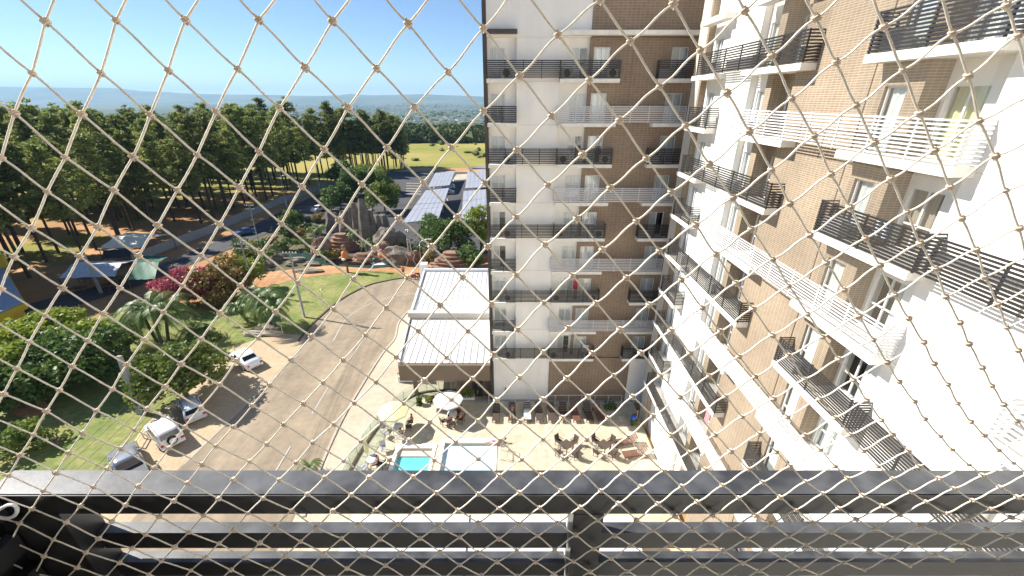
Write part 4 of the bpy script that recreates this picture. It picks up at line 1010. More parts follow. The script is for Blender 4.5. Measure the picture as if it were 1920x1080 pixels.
pole(*G(601, 362), 9.0, .09, 'far street lamp post with curved arm along the back road, right one', 'lamp', 'steel', cat='street lamp')
pole(*G(792, 520), 5.6, .07, 'slim street lamp with a short arm by the white corner tower of the pavilion', 'lamp', 'steel', cat='street lamp')
def wire(p, q, sag, label, r=.018):
    P = []
    for i in range(17): t = i / 16; P.append((p[0] + (q[0] - p[0]) * t, p[1] + (q[1] - p[1]) * t, p[2] + (q[2] - p[2]) * t - sag * 4 * t * (1 - t)))
    b = MB(); b.tube(P, r, 4); return props(b.build('overhead_cable', M['cable']), label, 'cable', 'overhead cables')
for i, (dx, dz, s) in enumerate(((-.8, .0, .5), (-.4, 0, .55), (.4, 0, .5), (0, -.9, .8), (.1, -1.05, .95))):
    wire((-28.2 + dx, 50.2, 9.2 + dz), (-22.6 + dx, 8.0, 9.2 + dz), s, ['outermost overhead cable', 'second overhead cable', 'third overhead cable', 'upper thin cable of the lower pair', 'lowest overhead cable'][i] + ' from the road corner pole over the parked cars', .012 if i < 3 else .016)
x5, y5 = G(487, 462); x2, y2 = G(478, 552)
for i, dx in enumerate((-.8, .8)):
    wire((x5 + dx, y5, 8.3), (-6, y5 + 6, 8.2), .8, ['farther', 'nearer'][i] + ' thin cable crossing the park in front of the rocks')
    wire((x2 + dx, y2, 8.1), (-28.2 + dx, 50.2, 9.2), .3, ['left', 'right'][i] + ' short cable between the two pale poles by the lawn')
# street sign with two legs seen from behind, by the palm
sx, sy = G(520, 628)
r = empty('sign_board', (sx, sy, 0), 0, 'dark green board on two thin legs under the palm by the road', 'sign')
b = MB(); b.box(sx - 1.05, sx + .95, sy - .03, sy + .03, 1.9, 2.6); b.build('board', M['sign_green'], r)
for dx in (-.75, .7): b = MB(); b.tube([(sx + dx, sy + .06, 0), (sx + dx, sy + .06, 2.5)], .04); b.build('leg', M['steel'], r)
lx, ly = G(610, 583)
r = empty('street_lamp', (lx, ly, 0), 0, 'thin lamp post with a ring on top standing on the sunny lawn', 'street lamp')
b = MB(); b.tube([(lx, ly, 0), (lx, ly, 2.9)], .03); b.build('pole', M['steel'], r)
b = MB(); b.tube([(lx + .22 * math.cos(t * .35), ly, 3.1 + .22 * math.sin(t * .35)) for t in range(19)], .03); b.build('ring', M['steel'], r)

# ================================================================== PLANTERS
def planter(x, y, L, W_, h, label, plant='leaf_mid', ph=.5, rz=0, m='umb_white'):
    r = empty('planter_box', (x, y, 0), rz, label, 'planter'); b = MB(); b.prism([(-L / 2, -W_ / 2), (L / 2, -W_ / 2), (L / 2, W_ / 2), (-L / 2, W_ / 2)], .1, h)
    b.v = [tuple(wm(r) @ Vector(p)) for p in b.v]; b.build('box', M[m], r)
    me = leaves(260, lambda: (random.uniform(-L / 2, L / 2), random.uniform(-W_ / 2, W_ / 2), h + ph * random.random()), .11, M[plant]); link_mesh('plants', me, r, wm(r).copy())
    return r
def leaves(n, fn, size, m, up=.3, name='foliage', aspect=1.8):
    vs = np.zeros((n * 4, 3)); k = 0
    for i in range(n):
        p = fn(); s = size * random.uniform(.6, 1.4)
        a = np.array([random.gauss(0, 1), random.gauss(0, 1), random.gauss(0, 1)]); a /= np.linalg.norm(a) + 1e-9
        c = np.array([random.gauss(0, 1), random.gauss(0, 1), random.gauss(0, 1) * .5]); c -= a * a.dot(c); c /= np.linalg.norm(c) + 1e-9
        vs[k:k + 4] = [p - a * s * aspect / 2, p + c * s * .5, p + a * s * aspect / 2, p - c * s * .5]; k += 4
    me = bpy.data.meshes.new(name); me.from_pydata(vs.tolist(), [], [(4 * i, 4 * i + 1, 4 * i + 2, 4 * i + 3) for i in range(n)]); me.materials.append(m)
    return me
planter(*G(775, 713), 2.9, .9, .75, 'long white planter box under the pavilion fascia', 'leaf_mid', .4)
planter(*G(879, 752), 1.2, .55, .6, 'white planter with a clipped box hedge in the shaded walkway', 'leaf_mid', .8)
planter(*G(811, 757), 1.3, .5, .4, 'stone planter with a low bush at the top of the curved railing', 'leaf_mid', .5, .3, 'kerb')
planter(*G(787, 764), .5, .5, .5, 'dark round pot with dark leaves on the terrace by the curved railing', 'leaf_dark', .7, 0, 'kerb_dark')
planter(*G(729, 773), .9, .4, .3, 'low planter with yellow green plants outside the curved railing', 'leaf_lime', .4, .6, 'kerb')
planter(*G(1143, 773), 1.1, .6, .3, 'dark green clipped bush behind the right end of the straight railing', 'leaf_dark', .8)
planter(*G(1187, 802), .6, .5, .3, 'yellow green shrub against the foot of the sunlit wing', 'leaf_lime', 1.1)

# ================================================================== TREES
def crown(clumps, per, leaf, m, name, flat=1.0, aspect=1.6, sh=.65):
    """leaf cards gathered in clumps: (x,y,z,r) each"""
    n = sum(int(per * (r ** 2) / 1.0) for *_, r in clumps)
    C_ = []; 
    for x, y, z, r in clumps:
        k = int(per * r ** 2); d = rng.normal(size=(k, 3)); d /= np.linalg.norm(d, axis=1)[:, None]; rad = r * (sh + (1 - sh) * rng.random(k) ** .5)
        rad *= 1 + .22 * np.sin(d[:, 0] * 5 + x * 3) * np.sin(d[:, 1] * 6 + y * 2) + .1 * rng.normal(size=k)
        p = d * rad[:, None]; p[:, 2] *= flat; C_.append(p + np.array([x, y, z]))
    P = np.concatenate(C_); n = len(P)
    a = rng.normal(size=(n, 3)); a[:, 2] *= .6; a /= np.linalg.norm(a, axis=1)[:, None]
    c = rng.normal(size=(n, 3)); c -= a * (a * c).sum(1)[:, None]; c /= np.linalg.norm(c, axis=1)[:, None]
    s = leaf * rng.uniform(.6, 1.35, n)[:, None]
    vs = np.stack([P - a * s * aspect / 2, P + c * s * .5, P + a * s * aspect / 2 - [0, 0, leaf * .2], P - c * s * .5], 1).reshape(-1, 3)
    me = bpy.data.meshes.new(name); me.vertices.add(len(vs)); me.vertices.foreach_set('co', vs.ravel())
    me.loops.add(4 * n); me.loops.foreach_set('vertex_index', np.arange(4 * n)); me.polygons.add(n); me.polygons.foreach_set('loop_start', np.arange(0, 4 * n, 4)); me.polygons.foreach_set('loop_total', np.full(n, 4))
    me.materials.append(m); me.update(calc_edges=True); return me
def pine(seed):
    rr = random.Random(seed); H = 22; r = empty('pine_tree')
    b = MB(); lx, ly = rr.uniform(-.7, .7), rr.uniform(-.7, .7)
    b.tube([(0, 0, -.3), (lx * .2, ly * .2, 6), (lx * .6, ly * .6, 14), (lx, ly, H - 1)], [.27, .22, .15, .05], 7)
    cl = []
    z = H * .40 + rr.uniform(-1, 1)
    while z < H - .8:
        f = (z - H * .38) / (H * .62); R = 3.9 * (1 - f) ** .75 * min(1, .4 + 2.5 * f) + .5
        n = 4 if f < .75 else 3; a0 = rr.uniform(0, 6.3)
        for k in range(n):
            a = a0 + 6.283 * k / n + rr.uniform(-.4, .4); q = R * rr.uniform(.55, 1.05); t = f * .8
            ex, ey, ez = lx * t + q * math.cos(a), ly * t + q * math.sin(a), z + rr.uniform(-.2, .9)
            b.tube([(lx * t, ly * t, z - .3), (ex * .6 + lx * t * .4, ey * .6, (z + ez) / 2), (ex, ey, ez)], [.06, .04, .015], 4)
            cl.append((ex * .95, ey * .95, ez, rr.uniform(.75, 1.25))); cl.append((ex * .5, ey * .5, ez - .1, rr.uniform(.6, .95)))
        z += rr.uniform(.95, 1.5)
    cl.append((lx, ly, H - .5, .8))
    link_mesh('trunk', b.data('trunk', M['trunk']), r)
    link_mesh('crown', crown(cl, 44, .31, M['pine_leaf'], 'crown', flat=.55, aspect=2.4, sh=.35), r)
    return r
PN = [pine(s) for s in range(5)]; pused = set()
def put_pine(x, y, i, h=1.0, label=None, group='pines inside the plantation'):
    p = PN[i % 5]; sc = h * random.uniform(.80, 1.15) * (1.12 if x < -78 and y < 80 else 1); rz = random.uniform(0, 6.3)
    if p.name in pused: o = clone(p, None, (x, y, land(x, y)), rz, sc)
    else: pused.add(p.name); place(p, (x, y, land(x, y)), rz, sc); o = p
    o['label'] = label or 'tall pine deep inside the plantation, its crown showing over the rows in front'; o['category'] = 'pine tree'; o['group'] = group
# front edge of the plantation, left to right, as ground points
e0 = curve(GL([(-60, 575), (60, 524), (150, 486), (235, 452), (330, 428), (420, 404), (480, 384), (560, 352), (640, 328)]), 20)
edge = [e0[0]]
for p in e0:
    if math.hypot(p[0] - edge[-1][0], p[1] - edge[-1][1]) > 6.0: edge.append(p)
cnt = 0; print('edge', len(edge))
for d in range(16):
    for j, (ex, ey) in enumerate(edge):
        nx, ny = edge[min(j + 1, len(edge) - 1)]; px_, py_ = edge[max(0, j - 1)]
        t = Vector((nx - px_, ny - py_)).normalized(); nrm = Vector((-t.y, t.x))
        if nrm.x > 0: nrm = -nrm
        if d > 1 and random.random() < .10: continue
        q = Vector((ex, ey)) + nrm * (d * 6.0 + random.uniform(-1.9, 1.9)) + t * random.uniform(-2.2, 2.2)
        if cnt >= 258: continue
        cnt += 1
        put_pine(q.x, q.y, random.randrange(5), random.uniform(.95, 1.12), *(('tall front row pine, bare dark trunk rising from the orange soil by the road', 'pines of the front row') if d == 0 else ('tall pine of the second row, trunk seen between the front trunks', 'pines of the second row') if d == 1 else ()))
for i in range(38):
    q = (i % 13) / 12; u = 640 + 122 * q + random.uniform(-5, 5); v = 327 - 11 * q - (i // 13) * 3.2 + random.uniform(-1, 1)
    put_pine(*G(u, v), random.randrange(5), random.uniform(.86, 1.02) * (1 - .28 * max(0, q - .8) * 5 * .6), 'tall pine at the thinner right end of the plantation before the yellow field', 'pines at the right end of the plantation')
def broad(seed, R, H, th, leafm, leaf=.22, per=150, tm='trunk_grey', flat=.8, ncl=22, limbs=6):
    rr = random.Random(seed); r = empty('broadleaf_tree')
    b = MB(); b.tube([(0, 0, -.2), (.1, .05, th * .6), (0, 0, th)], [.24, .2, .16], 8)
    cl = []
    for k in range(ncl):
        a = rr.uniform(0, 6.3); q = R * math.sqrt(rr.random()) * .85; z = th + (H - th) * (rr.random() ** .8) * (1 - .45 * (q / R) ** 2)
        rad = R * rr.uniform(.22, .42); cl.append((q * math.cos(a), q * math.sin(a), z, rad))
        if k < limbs: b.tube([(0, 0, th * .9), (q * .5 * math.cos(a), q * .5 * math.sin(a), (th + z) / 2), (q * math.cos(a), q * math.sin(a), z)], [.11, .07, .03], 5)
    link_mesh('trunk', b.data('trunk', M[tm]), r)
    link_mesh('crown', crown(cl, per, leaf, M[leafm], 'crown', flat=flat), r)
    return r
def tree(u, v, seed, R, H, th, leafm, label, cat='tree', name=None, **k):
    r = broad(seed, R, H, th, leafm, **k); x, y = G(u, v); place(r, (x, y, 0), random.uniform(0, 6)); r['label'] = label; r['category'] = cat
    if name: r.name = name
    return r
tree(105, 700, 1, 5.6, 5.9, 1.8, 'leaf_lime', 'big yellow green tree at the left edge behind the dark one', leaf=.30, per=170, flat=.55, ncl=30)
tree(165, 712, 2, 4.8, 5.2, 1.6, 'leaf_dark', 'dark green tree in the middle of the left lawn', leaf=.26, per=190, ncl=26)
tree(40, 760, 21, 4.2, 3.9, 1.4, 'leaf_dark', 'dark spreading tree low at the left edge of the lawn', leaf=.26, per=180, ncl=20)
tree(352, 745, 3, 3.6, 5.2, 1.8, 'leaf_mid', 'yellow green roadside tree over the silver hatchback', leaf=.24, per=240, ncl=30)
tree(395, 700, 31, 1.9, 3.4, 1.2, 'leaf_mid', 'small yellow green tree touching the roadside tree on its right', leaf=.22, per=260, ncl=14)
tree(355, 575, 4, 3.6, 5.0, 1.2, 'bougain', 'crimson flowering bougainvillea beyond the palms', 'bougainvillea', leaf=.26, per=170, ncl=20)
tree(398, 545, 41, 2.7, 4.6, 1.2, 'bougain', 'smaller crimson bougainvillea mixed into the olive tree', 'bougainvillea', leaf=.26, per=140, ncl=12)
tree(428, 560, 5, 4.0, 5.6, 1.4, 'leaf_olive', 'rusty olive tree right of the crimson bougainvillea', leaf=.28, per=150, ncl=22)
tree(470, 545, 6, 2.6, 5.6, 1.4, 'leaf_lime', 'bright green tree behind the slim pole', leaf=.26, per=170, ncl=14)
tree(390, 640, 61, 2.0, 1.6, .4, 'leaf_dark', 'low dark shrub on the shaded lawn beside the palms', 'shrub', leaf=.2, per=200, ncl=9)
tree(18, 850, 62, 2.4, 2.0, .5, 'leaf_mid', 'round bush in the lower left of the lawn', 'shrub', leaf=.2, per=220, ncl=12)
tree(105, 835, 63, 1.3, 1.1, .3, 'leaf_mid', 'small bush on the sunny lower lawn', 'shrub', leaf=.18, per=260, ncl=7)
tree(548, 430, 7, 2.8, 4.4, 1.4, 'leaf_mid', 'round green tree on the park ground before the back road', leaf=.3, per=130, ncl=14)
tree(545, 452, 71, 2.0, 3.6, 1.2, 'leaf_dark', 'small dark tree on the park ground', leaf=.3, per=130, ncl=10)
tree(640, 395, 8, 4.4, 6.6, 2, 'leaf_dark', 'dark tree behind the left side of the tall rocks', leaf=.34, per=110, ncl=20)
tree(672, 372, 9, 5.2, 9.0, 2, 'leaf_dark', 'big dark tree behind the tall rocks', leaf=.36, per=110, ncl=24)
tree(722, 398, 10, 4.6, 7.4, 2, 'leaf_mid', 'bright green tree right behind the tall rocks', leaf=.36, per=120, ncl=22)
tree(705, 362, 11, 6.0, 8.0, 2, 'leaf_mid', 'wide tree between the rocks and the last pines', leaf=.4, per=90, ncl=24)
tree(655, 352, 12, 5.5, 8.6, 2, 'leaf_dark', 'dark tree at the bend of the back road', leaf=.4, per=90, ncl=22)
tree(823, 470, 13, 3.6, 7.4, 2, 'leaf_dark', 'airy dark tree covering the corner of the nearer solar roof', leaf=.26, per=110, ncl=22)
tree(862, 478, 14, 4.0, 6.4, 1.6, 'leaf_dark', 'dense dark tree left of the shaded wing', leaf=.26, per=150, ncl=22)
tree(902, 470, 15, 3.6, 8.6, 2, 'leaf_lime', 'bright green tree touching the left edge of the shaded wing', leaf=.28, per=160, ncl=20)
tree(880, 500, 16, 2.6, 3.4, .8, 'leaf_dark', 'low dark tree behind the pavilion roof', leaf=.24, per=170, ncl=14)
for i in range(20):
    u, v = [(452, 470), (470, 484), (492, 470), (508, 458), (520, 474), (505, 490), (540, 470), (560, 452), (575, 468), (590, 440), (572, 425), (600, 418), (455, 492), (484, 505), (612, 492), (628, 486), (700, 470), (760, 470), (790, 476), (800, 492)][i]
    tree(u, v, 100 + i, random.uniform(1.3, 2.3), random.uniform(1.5, 3.2), .5, ['leaf_dark', 'leaf_mid', 'leaf_dark', 'leaf_olive'][i % 4], ['dark shrub by the back road behind the slim pole', 'dark shrub among the flat stones of the park', 'shrub beside the far utility pole', 'rusty shrub between the back road and the park', 'dark shrub left of the pond', 'low shrub on the bank left of the lawn', 'dark shrub behind the left pond stones', 'rusty shrub beneath the small park tree', 'dark shrub behind the pond', 'shrub beside the bright little palm', 'dark shrub at the far corner of the park', 'rusty shrub below the white far car', 'dark shrub right of the rusty olive tree', 'low green shrub above the lawn corner', 'dark shrub left of the carved figure', 'rusty shrub behind the carved figure', 'dark shrub at the foot of the grey pillars', 'green shrub between the lettered sculpture and the grey rock', 'dark shrub right of the lettered sculpture', 'rusty shrub behind the thin street lamp'][i], 'shrub', 'park_shrub', leaf=.28, per=120, ncl=9)
def palm(u, v, H, n, L, label, seed=0, multi=1):
    rr = random.Random(seed); x, y = G(u, v); r = empty('palm', label=label, cat='palm')
    n = int(n * 1.5)
    for s_ in range(multi):
        ox, oy = (rr.uniform(-1.6, 1.6), rr.uniform(-1.6, 1.6)) if multi > 1 else (0, 0); h = H * rr.uniform(.75, 1.1)
        b = MB(); b.tube([(ox * .5, oy * .5, -.1), (ox * .8, oy * .8, h * .5), (ox, oy, h)], [.2, .16, .13], 8); link_mesh('trunk', b.data('trunk', M['trunk_grey']), r)
        for k in range(n):
            a = 6.283 * k / n + rr.uniform(-.2, .2); up = rr.uniform(.1, 1.55); b = MB(); N_ = 9; P = []
            for i in range(N_ + 1):
                t = i / N_; q = L * t * (.95 - .15 * t); zz = h + L * (up * .75 * t - .95 * t * t); P.append(Vector((ox + q * math.cos(a), oy + q * math.sin(a), zz)))
            b.tube([tuple(p) for p in P], [.03] * N_ + [.008], 3)
            sd_ = Vector((-math.sin(a), math.cos(a), 0))
            for i in range(1, N_):
                for e_ in (0, .33, .66):
                    t = (i + e_) / N_; p = P[i].lerp(P[i + 1], e_); w = L * .21 * math.sin(math.pi * min(1, t * .85 + .1))
                    for sg in (-1, 1):
                        tip = p + sd_ * sg * w + (P[i + 1] - P[i]) * .9 - Vector((0, 0, w * .45)); wd = (P[i + 1] - P[i]) * .13
                        b.face([tuple(p - wd), tuple(p + wd), tuple(tip)])
            link_mesh('frond', b.data('frond', M['leaf_palm']), r)
    place(r, (x, y, 0), rr.uniform(0, 6)); return r
palm(300, 640, 4.6, 16, 3.9, 'large clump of feathery palms on the dark left lawn', 1, 3)
palm(240, 670, 3.4, 14, 3.3, 'smaller palm in the shade left of the large clump', 2, 2)
palm(372, 640, 1.8, 12, 2.6, 'low palm between the large clump and the bougainvillea', 9, 1)
palm(520, 614, 3.8, 16, 3.2, 'feathery palm clump over the green sign by the road', 3, 3)
palm(478, 600, 2.4, 13, 2.6, 'palm left of the sign board clump', 4, 2)
palm(603, 462, 4.0, 13, 2.0, 'bright little palm left of the red rocks', 5)
palm(668, 470, 3.6, 11, 1.9, 'small palm in front of the tall grey rocks', 6)
palm(690, 478, 2.6, 11, 1.8, 'low palm at the foot of the tall grey rocks', 10)
palm(738, 488, 2.6, 13, 1.9, 'round little palm beside the pink figure', 7)
palm(808, 470, 3.4, 11, 1.9, 'small palm beside the dark tree near the pavilion', 8)
palm(585, 892, 1.2, 9, 1.3, 'young banana like plant at the road edge just above the balcony rail', 11)

# ================================================================== ROCK PARK
def rock(u, v, r, label, m='rock', seed=0, sub=3, amp=.22, z=0, name='rock'):
    x, y = G(u, v); b = MB(); b.blob((x, y, z + r[2] * .45), r, seed, sub, amp, smooth=False); return props(b.build(name, M[m]), label, 'rock')
rr = random.Random(5)
r = empty('rock_formation', (*G(688, 462), 0), 0, 'tall grey artificial rock pillars behind the red terraced rocks', 'rock')
for i, (u, v, w, h) in enumerate(((652, 448, 1.7, 6.0), (664, 452, 1.0, 6.8), (674, 456, .95, 8.2), (690, 458, 1.35, 9.2), (702, 456, 1.2, 7.0), (712, 452, 1.4, 5.4), (722, 446, 1.5, 5.0), (640, 444, 1.4, 4.4))):
    x, y = G(u, v); b = MB(); n = 9; vs = []; lev = 7
    for j in range(lev):
        t = j / (lev - 1)
        for k in range(n):
            a = 6.283 * k / n; q = w * (1 - .55 * t ** 1.6) * (1 + .22 * math.sin(3 * a + i) + .08 * rr.uniform(-1, 1)); vs.append((x + q * math.cos(a), y + q * .8 * math.sin(a), h * t + (.3 * rr.uniform(-1, 1) if 0 < j else -.1)))
    fs = [(j * n + k, j * n + (k + 1) % n, (j + 1) * n + (k + 1) % n, (j + 1) * n + k) for j in range(lev - 1) for k in range(n)] + [tuple((lev - 1) * n + k for k in range(n))]
    b.mesh(vs, fs); b.build('pillar', M['rock'], r)
def terraces(u, v, R, n, st, label):
    x, y = G(u, v); r = empty('terraced_rock', (x, y, 0), 0, label, 'rock')
    for i in range(n):
        q = R * (1 - i / (n + 1.2)); b = MB(); m = 16
        pts = [(x + q * 1.25 * (1 + .08 * math.sin(3 * a + i)) * math.cos(a), y + q * .85 * (1 + .1 * math.sin(2 * a + 2 * i)) * math.sin(a)) for a in (6.283 * k / m for k in range(m))]
        b.prism(pts, i * st - (.1 if i == 0 else -.001), (i + 1) * st * .999 + .0); b.prism([(x + (p[0] - x) * 1.06, y + (p[1] - y) * 1.06) for p in pts], (i + 1) * st, (i + 1) * st + .16); b.build('rock_step', M['rock_red'], r)
    return r
terraces(643, 468, 2.5, 5, .62, 'red terraced rock with stepped ledges in the middle of the water park')
terraces(868 - 20, 500, 3.0, 5, .52, 'sandy terraced rock beside the dark tree near the pavilion')
for i, (u, v, a, b_, c_, m, l) in enumerate(((606, 478, 1.7, 1.3, 2.2, 'rock_red', 'red boulder left of the terraced red rock'), (690, 490, 2.6, 1.5, 1.3, 'rock_red', 'long red brown rock right of the terraced rock'), (718, 482, 1.7, 1.3, 2.0, 'rock_red', 'pink brown rock by the little palm'), (732, 468, 2.6, 1.8, 3.2, 'rock', 'dark leaning rock right of the tall pillars'), (748, 492, 2.8, 1.6, 2.0, 'rock', 'dark rounded rock beside the lettered sculpture'), (628, 434, 1.6, 1.2, 3.0, 'rock', 'dark arch shaped rock behind the red boulder'),
                                             (525, 486, 1.2, .8, .7, 'rock', 'flat grey stone at the left of the pond'), (545, 498, 1.0, .7, .5, 'rock', 'small grey stone at the pond edge'), (560, 490, 1.3, .8, .6, 'rock', 'pale grey stone beside the pond'), (500, 500, 1.3, .9, .6, 'rock', 'grey stone among the park bushes'), (586, 497, 1.5, .7, .45, 'rock', 'long low stone before the pond'), (578, 510, 2.2, .8, .4, 'rock', 'low stone edging at the top of the lawn'), (775, 492, 1.6, 1.2, 1.6, 'rock_red', 'brown rock left of the pavilion tower'),
                                             (480, 628, 1.6, .5, .45, 'kerb', 'long sandy boulder edging the parking strip, left piece'), (508, 628, 1.5, .5, .45, 'kerb', 'long sandy boulder edging the parking strip, right piece'), (500, 617, 1.4, .5, .5, 'kerb', 'sandy boulder behind the edging under the palm'))):
    rock(u, v, (a, b_, c_), l, m, 10 + i)
b_ = sheet('pond', [(560, 470), (600, 482), (640, 478), (720, 492), (745, 500), (700, 504), (640, 500), (590, 494), (545, 488), (530, 474)], M['water_dark'], z=.06)
props(sheet('water_splash', [(692, 492), (722, 490), (730, 496), (700, 498)], M['foam'], z=.07), 'white foam at the foot of the little waterfall', 'foam').pop('kind', None) if False else sheet('pond_foam', [(692, 492), (722, 490), (730, 496), (700, 498)], M['foam'], z=.07)
# carved figure of a seated man on a stone, orange and dark
fx, fy = G(652, 511)
r = empty('statue', (fx, fy, 0), .5, 'orange and dark carved figure standing on a post at the lawn edge', 'statue')
b = MB(); b.tube([(fx, fy, 0), (fx + .1, fy, 1.2), (fx, fy, 2.2)], [.22, .16, .5], 8); b.build('post', M['wood'], r)
b = MB(); b.blob((fx, fy, 3.2), (.62, .4, .85), 3, 2, .12); b.blob((fx - .5, fy - .1, 2.7), (.5, .25, .22), 4, 2, .1); b.blob((fx + .5, fy - .1, 2.7), (.55, .25, .22), 5, 2, .1); b.build('torso', M['cloth_orange'], r)
b = MB(); b.blob((fx, fy - .02, 4.35), (.34, .34, .42), 6, 2, .08); b.build('head', M['skin'], r)
b = MB(); b.blob((fx, fy + .05, 4.7), (.42, .42, .22), 7, 2, .1); b.build('hat', M['wood'], r)
b = MB(); b.blob((fx + .35, fy - .1, 2.3), (.9, .6, .35), 8, 2, .15); b.build('lap_cloth', M['cloth_black'], r)
b = MB(); b.blob((fx - .1, fy - .35, 2.5), (.42, .3, .25), 9, 2, .1); b.build('drum', M['cloth_white'], r)
x, y = G(668, 494); b = MB(); b.prism([(x - 2.0, y - .5), (x + 1.8, y - .9), (x + 2.4, y), (x + 1.8, y + .4), (x - 2.0, y + .4)], .1, .55); props(b.build('wooden_raft', M['wood_red']), 'low reddish raft lying in the pond beside the figure', 'raft')
# heron like bird figure
x, y = G(702, 510); r = empty('bird_figure', (x, y, 0), 0, 'white heron figure with a dark back standing by the waterfall', 'statue')
b = MB(); b.tube([(x - 1.2, y, .15), (x - .5, y, .5), (x, y, 1.2), (x + .25, y, 2.0)], [.05, .12, .12, .07], 7); b.build('neck', M['frame_white'], r)
b = MB(); b.blob((x + .4, y, 2.2), (.5, .3, .42), 3, 2, .1); b.build('back', M['sign_green'], r)
x, y = G(718, 498); r = empty('pink_figure', (x - .2, y, 0), 0, 'small pink and orange seated figure on the rocks above the waterfall', 'statue')
b = MB(); b.blob((x, y, 2.0), (.7, .5, .6), 3, 2, .2); b.blob((x + .5, y, 1.7), (.8, .3, .25), 5, 2, .2); b.build('body', M['cloth_orange'], r); b = MB(); b.blob((x, y, 2.8), (.3, .3, .32), 2, 2, .08); b.build('head', M['cloth_pink'], r)
x, y = G(757, 516); person((x, y, 0), .4, 'stand', 'cloth_pink', 'cloth_black', 'person in pink top and dark trousers standing at the sandy edge of the lawn')
# sculpture with a hanging R
x, y = G(771, 498); r = empty('iron_sculpture', (x, y, 0), 0, 'pale iron sculpture with a hanging letter R among the trees', 'sculpture')
b = MB()
for s_ in (-1, 1): b.tube([(x + s_ * .9, y, 0), (x + s_ * .45, y, 1.1), (x + s_ * .8, y, 2.0), (x + s_ * .2, y, 3.0), (x + s_ * .25, y, 6.4)], .09, 6)
b.build('stand', M['steel'], r)
fc = bpy.data.curves.new('letter', 'FONT'); fc.body = 'R'; fc.size = 1.35; fc.extrude = .06; fc.align_x = 'CENTER'
fo = bpy.data.objects.new('tmp', fc); COL.objects.link(fo); me = bpy.data.meshes.new_from_object(fo.evaluated_get(bpy.context.evaluated_depsgraph_get())); bpy.data.objects.remove(fo); me.materials.clear(); me.materials.append(M['rail_white'])
link_mesh('letter', me, r, Matrix.Translation((x, y - .12, 4.0)) @ Matrix.Rotation(math.pi / 2, 4, 'X'))
b = MB(); b.tube([(x + .5 * math.cos(t * .4), y, 6.1 + .5 * math.sin(t * .4)) for t in range(17)], .06, 6); b.tube([(x + .35 * math.cos(t * .4), y, 3.2 + .35 * math.sin(t * .4)) for t in range(17)], .06, 6); b.build('ring', M['steel'], r)
# fence and furniture beyond the pavilion roof
r = empty('wooden_fence', (*G(870, 500), 0), 0, 'dark red brown fence behind the pavilion roof by the shaded wing', 'fence')
a, c = Vector(G(842, 512)), Vector(G(915, 494))
for i in range(14):
    p = a.lerp(c, i / 14); q = a.lerp(c, (i + .96) / 14)
    b = MB(); b.prism([tuple(p), tuple(q), (q.x, q.y + .08), (p.x, p.y + .08)], .15, 1.3); b.build('board', M['wood_red'], r)
for i in range(3):
    x, y = G(824 + i * 8, 513); put(cw, (x, y, 0), .3 * i, ['leftmost', 'middle', 'rightmost'][i] + ' pale chair in the row behind the white corner tower', 'chair', 'pale chairs behind the tower')
for i, (u, v) in enumerate(((775, 524), (783, 521))):
    x, y = G(u, v); r = empty('motorcycle', (x, y, 0), 1.2 + i * .3, ['left', 'right'][i] + ' motorcycle parked at the kerb by the white corner tower', 'motorcycle'); T_ = lambda p: tuple(wm(r) @ Vector(p))
    for yy in (-.65, .65):
        b = MB(); b.tube([T_((0, yy + .3 * math.cos(t * .42), .3 + .3 * math.sin(t * .42))) for t in range(16)], .06, 6); b.build('wheel', M['rubber'], r)
    b = MB(); b.tube([T_((0, -.6, .35)), T_((0, -.2, .65)), T_((0, .3, .8)), T_((0, .62, .35))], [.05, .14, .16, .04], 7); b.build('frame', M['cloth_red'], r)
    b = MB(); b.tube([T_((0, -.55, .8)), T_((0, .05, .82))], .1, 6); b.build('saddle', M['rubber'], r); b = MB(); b.tube([T_((-.32, .42, 1.05)), T_((.32, .42, 1.05))], .025, 6); b.build('handlebar', M['steel'], r)

# ================================================================== SOLAR CARPORTS
def carport(px, label, zf=2.6, zb=3.2):
    P = [Vector((*G(u, v, zz), zz)) for (u, v), zz in zip(px, (zf, zf, zb, zb))]
    r = empty('solar_carport', (P[0].x, P[0].y, 0), 0, label, 'carport', 'carports with solar roofs')
    nx, ny = 6, 3
    for i in range(nx):
        for j in range(ny):
            def S(a, c): return P[0].lerp(P[1], a).lerp(P[3].lerp(P[2], a), c)
            a0, a1, c0, c1 = (i + .03) / nx, (i + .97) / nx, (j + .006) / ny, (j + .994) / ny
            q = [S(a0, c0), S(a1, c0), S(a1, c1), S(a0, c1)]
            b = MB(); b.mesh([tuple(p) for p in q] + [tuple(p - Vector((0, 0, .05))) for p in q], [(0, 1, 2, 3), (7, 6, 5, 4), (0, 4, 5, 1), (1, 5, 6, 2), (2, 6, 7, 3), (3, 7, 4, 0)]); b.build('solar_panel', M['solar'], r)
    b = MB(); q = [p - Vector((0, 0, .10)) for p in P]; b.mesh([tuple(p) for p in q] + [tuple(p - Vector((0, 0, .12))) for p in q], [(0, 1, 2, 3), (7, 6, 5, 4), (0, 4, 5, 1), (1, 5, 6, 2), (2, 6, 7, 3), (3, 7, 4, 0)]); b.build('roof_frame', M['steel'], r)
    for t in (.08, .92):
        for c in (.06, .5, .94): p = P[0].lerp(P[1], t).lerp(P[3].lerp(P[2], t), c); b = MB(); b.tube([(p.x, p.y, 0), (p.x, p.y, p.z - .23)], .1, 6); b.build('post', M['steel'], r)
carport([(754, 418), (822, 411), (842, 352), (798, 357)], 'nearer left solar carport roof beside the rocks')
carport([(802, 351), (843, 347), (853, 321), (816, 324)], 'farther left solar carport roof before the yellow field')
carport([(864, 420), (918, 412), (919, 354), (869, 358)], 'nearer right solar carport roof behind the trees by the shaded wing')
carport([(872, 353), (920, 350), (920, 318), (876, 323)], 'middle right solar carport roof by the shaded wing')
